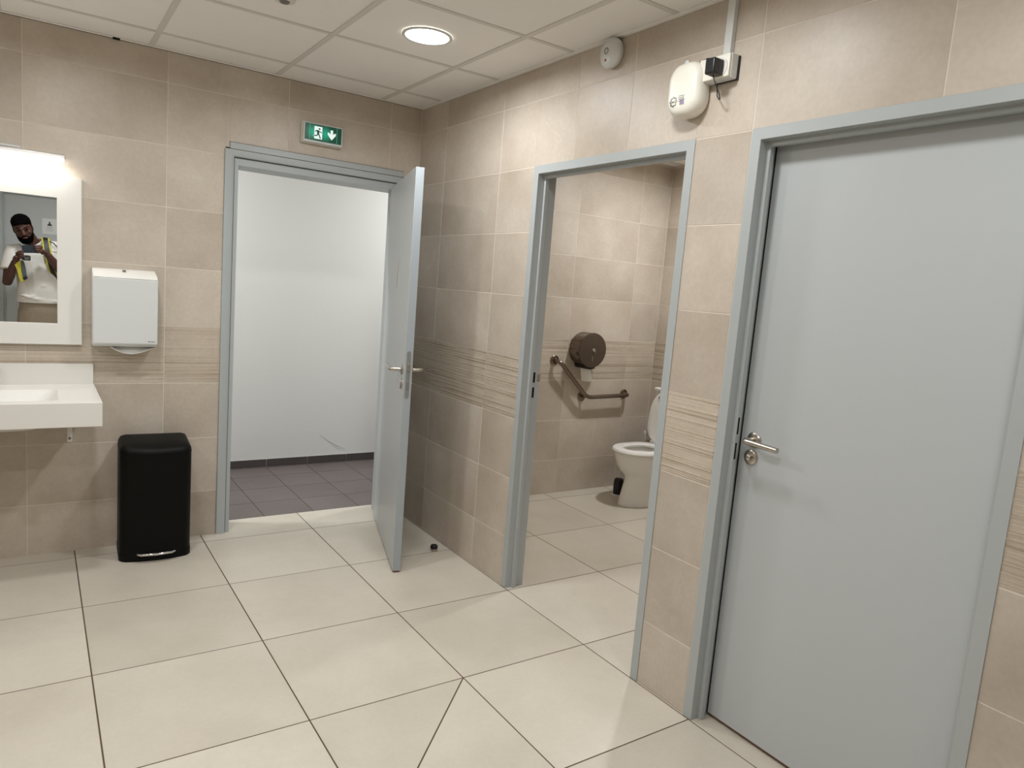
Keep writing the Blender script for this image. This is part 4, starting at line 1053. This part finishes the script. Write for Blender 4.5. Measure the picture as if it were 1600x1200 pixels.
# polo shirt
sh = MB()
sh.rings([torso_ring(-1.885, PY + 0.005, 0.198, 0.142, 0.990), torso_ring(-1.885, PY + 0.005, 0.190, 0.138, 1.04), torso_ring(-1.888, PY + 0.01, 0.186, 0.140, 1.12), torso_ring(-1.890, PY + 0.01, 0.192, 0.140, 1.25),
          torso_ring(-1.900, PY, 0.206, 0.135, 1.38, lean=0.02), torso_ring(-1.912, PY, 0.190, 0.120, 1.46, lean=0.03), torso_ring(-1.93, PY, 0.120, 0.085, 1.520, lean=0.025), torso_ring(-1.94, PY, 0.078, 0.072, 1.545, lean=0.01)])
sh.tube([SHL + Vector((0.07, 0, 0.01)), SHL, SHL.lerp(ELL, .3), SHL.lerp(ELL, .62)], [0.062, 0.070, 0.074, 0.078], 18)
sh.tube([SHR - Vector((0.07, 0, 0.0)), SHR, SHR.lerp(ELR, .3), SHR.lerp(ELR, .62)], [0.062, 0.070, 0.074, 0.078], 18)
for (a, b, c_) in (((-2.06, 1.07), (-1.98, 1.045), (-1.84, 1.10)), ((-2.05, 1.03), (-1.93, 1.035), (-1.75, 1.015)), ((-1.98, 1.09), (-1.87, 1.16), (-1.77, 1.20)), ((-1.90, 1.35), (-1.84, 1.28), (-1.80, 1.20))):
    sh.tube([(a[0], PY + 0.105, a[1]), (b[0], PY + 0.145, b[1]), (c_[0], PY + 0.125, c_[1])], [0.006, 0.013, 0.006], 8)
shirt = build('polo_shirt', sh, M['polo'], pe); fuse(shirt, 0.008, 4)
build('collar', MB().tube([(-2.005, PY + 0.045, 1.530), (-1.985, PY + 0.082, 1.520), (-1.952, PY + 0.098, 1.500), (-1.925, PY + 0.092, 1.520), (-1.880, PY + 0.065, 1.562), (-1.868, PY, 1.590), (-1.915, PY - 0.075, 1.595), (-1.985, PY - 0.06, 1.575), (-2.010, PY, 1.550)],
      [(0.018, 0.006)] * 9, 10), M['polo'], shirt)
# trousers, shoes
tz = MB()
tz.rings([torso_ring(-1.885, PY, 0.178, 0.125, 0.78), torso_ring(-1.885, PY, 0.184, 0.130, 0.90), torso_ring(-1.885, PY, 0.172, 0.122, 1.02)])
for sx in (-1, 1):
    hx = -1.885 + sx * 0.092
    tz.tube([(hx, PY, 0.92), (hx + sx * 0.012, PY, 0.72), (hx + sx * 0.015, PY + 0.005, 0.48), (hx + sx * 0.018, PY, 0.06)], [0.096, 0.093, 0.080, 0.068], 18)
trs = build('trousers', tz, M['chino'], pe); fuse(trs, 0.008, 4)
for sx in (-1, 1):
    hx = -1.885 + sx * 0.110
    so = MB().rings([[Vector((hx + w * cos(2 * pi * k / 20), PY + cy + l * sin(2 * pi * k / 20), z)) for k in range(20)] for (w, l, cy, z) in ((0.046, 0.140, 0.055, 0.001), (0.050, 0.145, 0.055, 0.02), (0.048, 0.135, 0.050, 0.05), (0.042, 0.075, 0.0, 0.09), (0.040, 0.050, -0.01, 0.11))])
    build('shoe', so, M['shoe'], pe)

# what the photographer carries
ph = thing('phone', 'dark smartphone held sideways in both hands in the mirror reflection', 'phone', tuple(PHC))
PR = Matrix.Translation(PHC) @ Matrix.Rotation(radians(-4.0), 4, 'Y')
build('case', MB().rings([rrect(0, 0, 0.130, 0.072, 0.010, 5, f=lambda a, b: Vector((a, y, b))) for y in (-0.004, 0.004)]).xf(PR), M['phone'], ph, bevel=0.0015)
build('lens_plate', MB().rings([rrect(0.030, 0.012, 0.034, 0.030, 0.008, 5, f=lambda a, b: Vector((a, y, b))) for y in (0.004, 0.0055)]).xf(PR), M['black'], ph)
cm = thing('compact_camera', 'small black camera held below the phone in the mirror reflection', 'camera', (-2.000, -4.075, 1.415))
build('body', MB().rings([rrect(-2.000, 1.415, 0.070, 0.048, 0.012, 5, f=lambda a, b: Vector((a, y, b))) for y in (-4.090, -4.062)]), M['black'], cm, bevel=0.003)
build('lens', MB().lathe([(0.024, -0.004), (0.024, 0.014), (0.019, 0.017), (0.014, 0.010)], (-1.993, -4.060, 1.418), 'y', n=24), M['ring_dark'], cm)
cl = thing('carry_pouch', 'yellow and grey pouch hanging from the hand in the mirror reflection', 'pouch', (-2.045, -4.10, 1.20))
def strip(pts, y0, y1): return MB().prism(pts, y0, y1)
build('yellow_side', strip([(-2.052, 1.388), (-2.040, 1.392), (-2.036, 1.300), (-2.028, 1.222), (-2.012, 1.215), (-2.016, 1.195), (-2.045, 1.188), (-2.062, 1.235), (-2.072, 1.300), (-2.090, 1.345)], -4.106, -4.084), M['yellow'], cl, bevel=0.006, seg=3)
build('grey_side', strip([(-2.040, 1.392), (-2.018, 1.385), (-2.004, 1.320), (-1.996, 1.250), (-2.026, 1.236), (-2.036, 1.300)], -4.100, -4.076), M['grey_cloth'], cl, bevel=0.006, seg=3)
build('black_trim', strip([(-2.026, 1.236), (-1.994, 1.250), (-1.990, 1.226), (-2.012, 1.206), (-2.028, 1.222)], -4.103, -4.078), M['bin_base'], cl, bevel=0.004)
bp = thing('backpack', 'black and yellow backpack strap over the shoulder in the mirror reflection', 'backpack', (-1.86, PY - 0.14, 1.30))
def band(path, w, t_, ax):
    ax = Vector(ax); out = []
    for i, p in enumerate(path):
        p = Vector(p); a = Vector(path[min(i + 1, len(path) - 1)]) - Vector(path[max(i - 1, 0)]); u = ax.cross(a).normalized()
        s_ = ax.normalized() * w / 2; h = u * t_
        out.append([p + s_, p + s_ + h, p - s_ + h, p - s_])
    return MB().rings(out, True, True, False)
pth = [(-1.850, PY - 0.13, 1.50), (-1.846, PY - 0.08, 1.585), (-1.848, PY, 1.612), (-1.846, PY + 0.075, 1.590), (-1.838, PY + 0.122, 1.530), (-1.822, PY + 0.150, 1.440), (-1.800, PY + 0.148, 1.340), (-1.765, PY + 0.10, 1.22)]
def off(dx): return [(p[0] + dx, p[1], p[2]) for p in pth]
build('strap', band(pth, 0.040, 0.010, (1, 0.1, 0)), M['bin_base'], bp, bevel=0.002)
build('strap_edge', band(off(-0.026), 0.012, 0.009, (1, 0.1, 0)), M['yellow'], bp)
build('strap_edge', band(off(0.026), 0.014, 0.009, (1, 0.1, 0)), M['yellow'], bp)
build('pack', MB().rings([rrect(-1.90, PY - 0.215, 0.28, 0.14, 0.05, 5, z=z) for z in (1.12, 1.16, 1.48, 1.52)]), M['bin_base'], bp, bevel=0.01)
build('tube', MB().tube([(-1.815, PY + 0.12, 1.585), (-1.785, PY + 0.135, 1.575), (-1.755, PY + 0.13, 1.540), (-1.735, PY + 0.115, 1.48)], 0.005, 8), M['rubber'], bp)
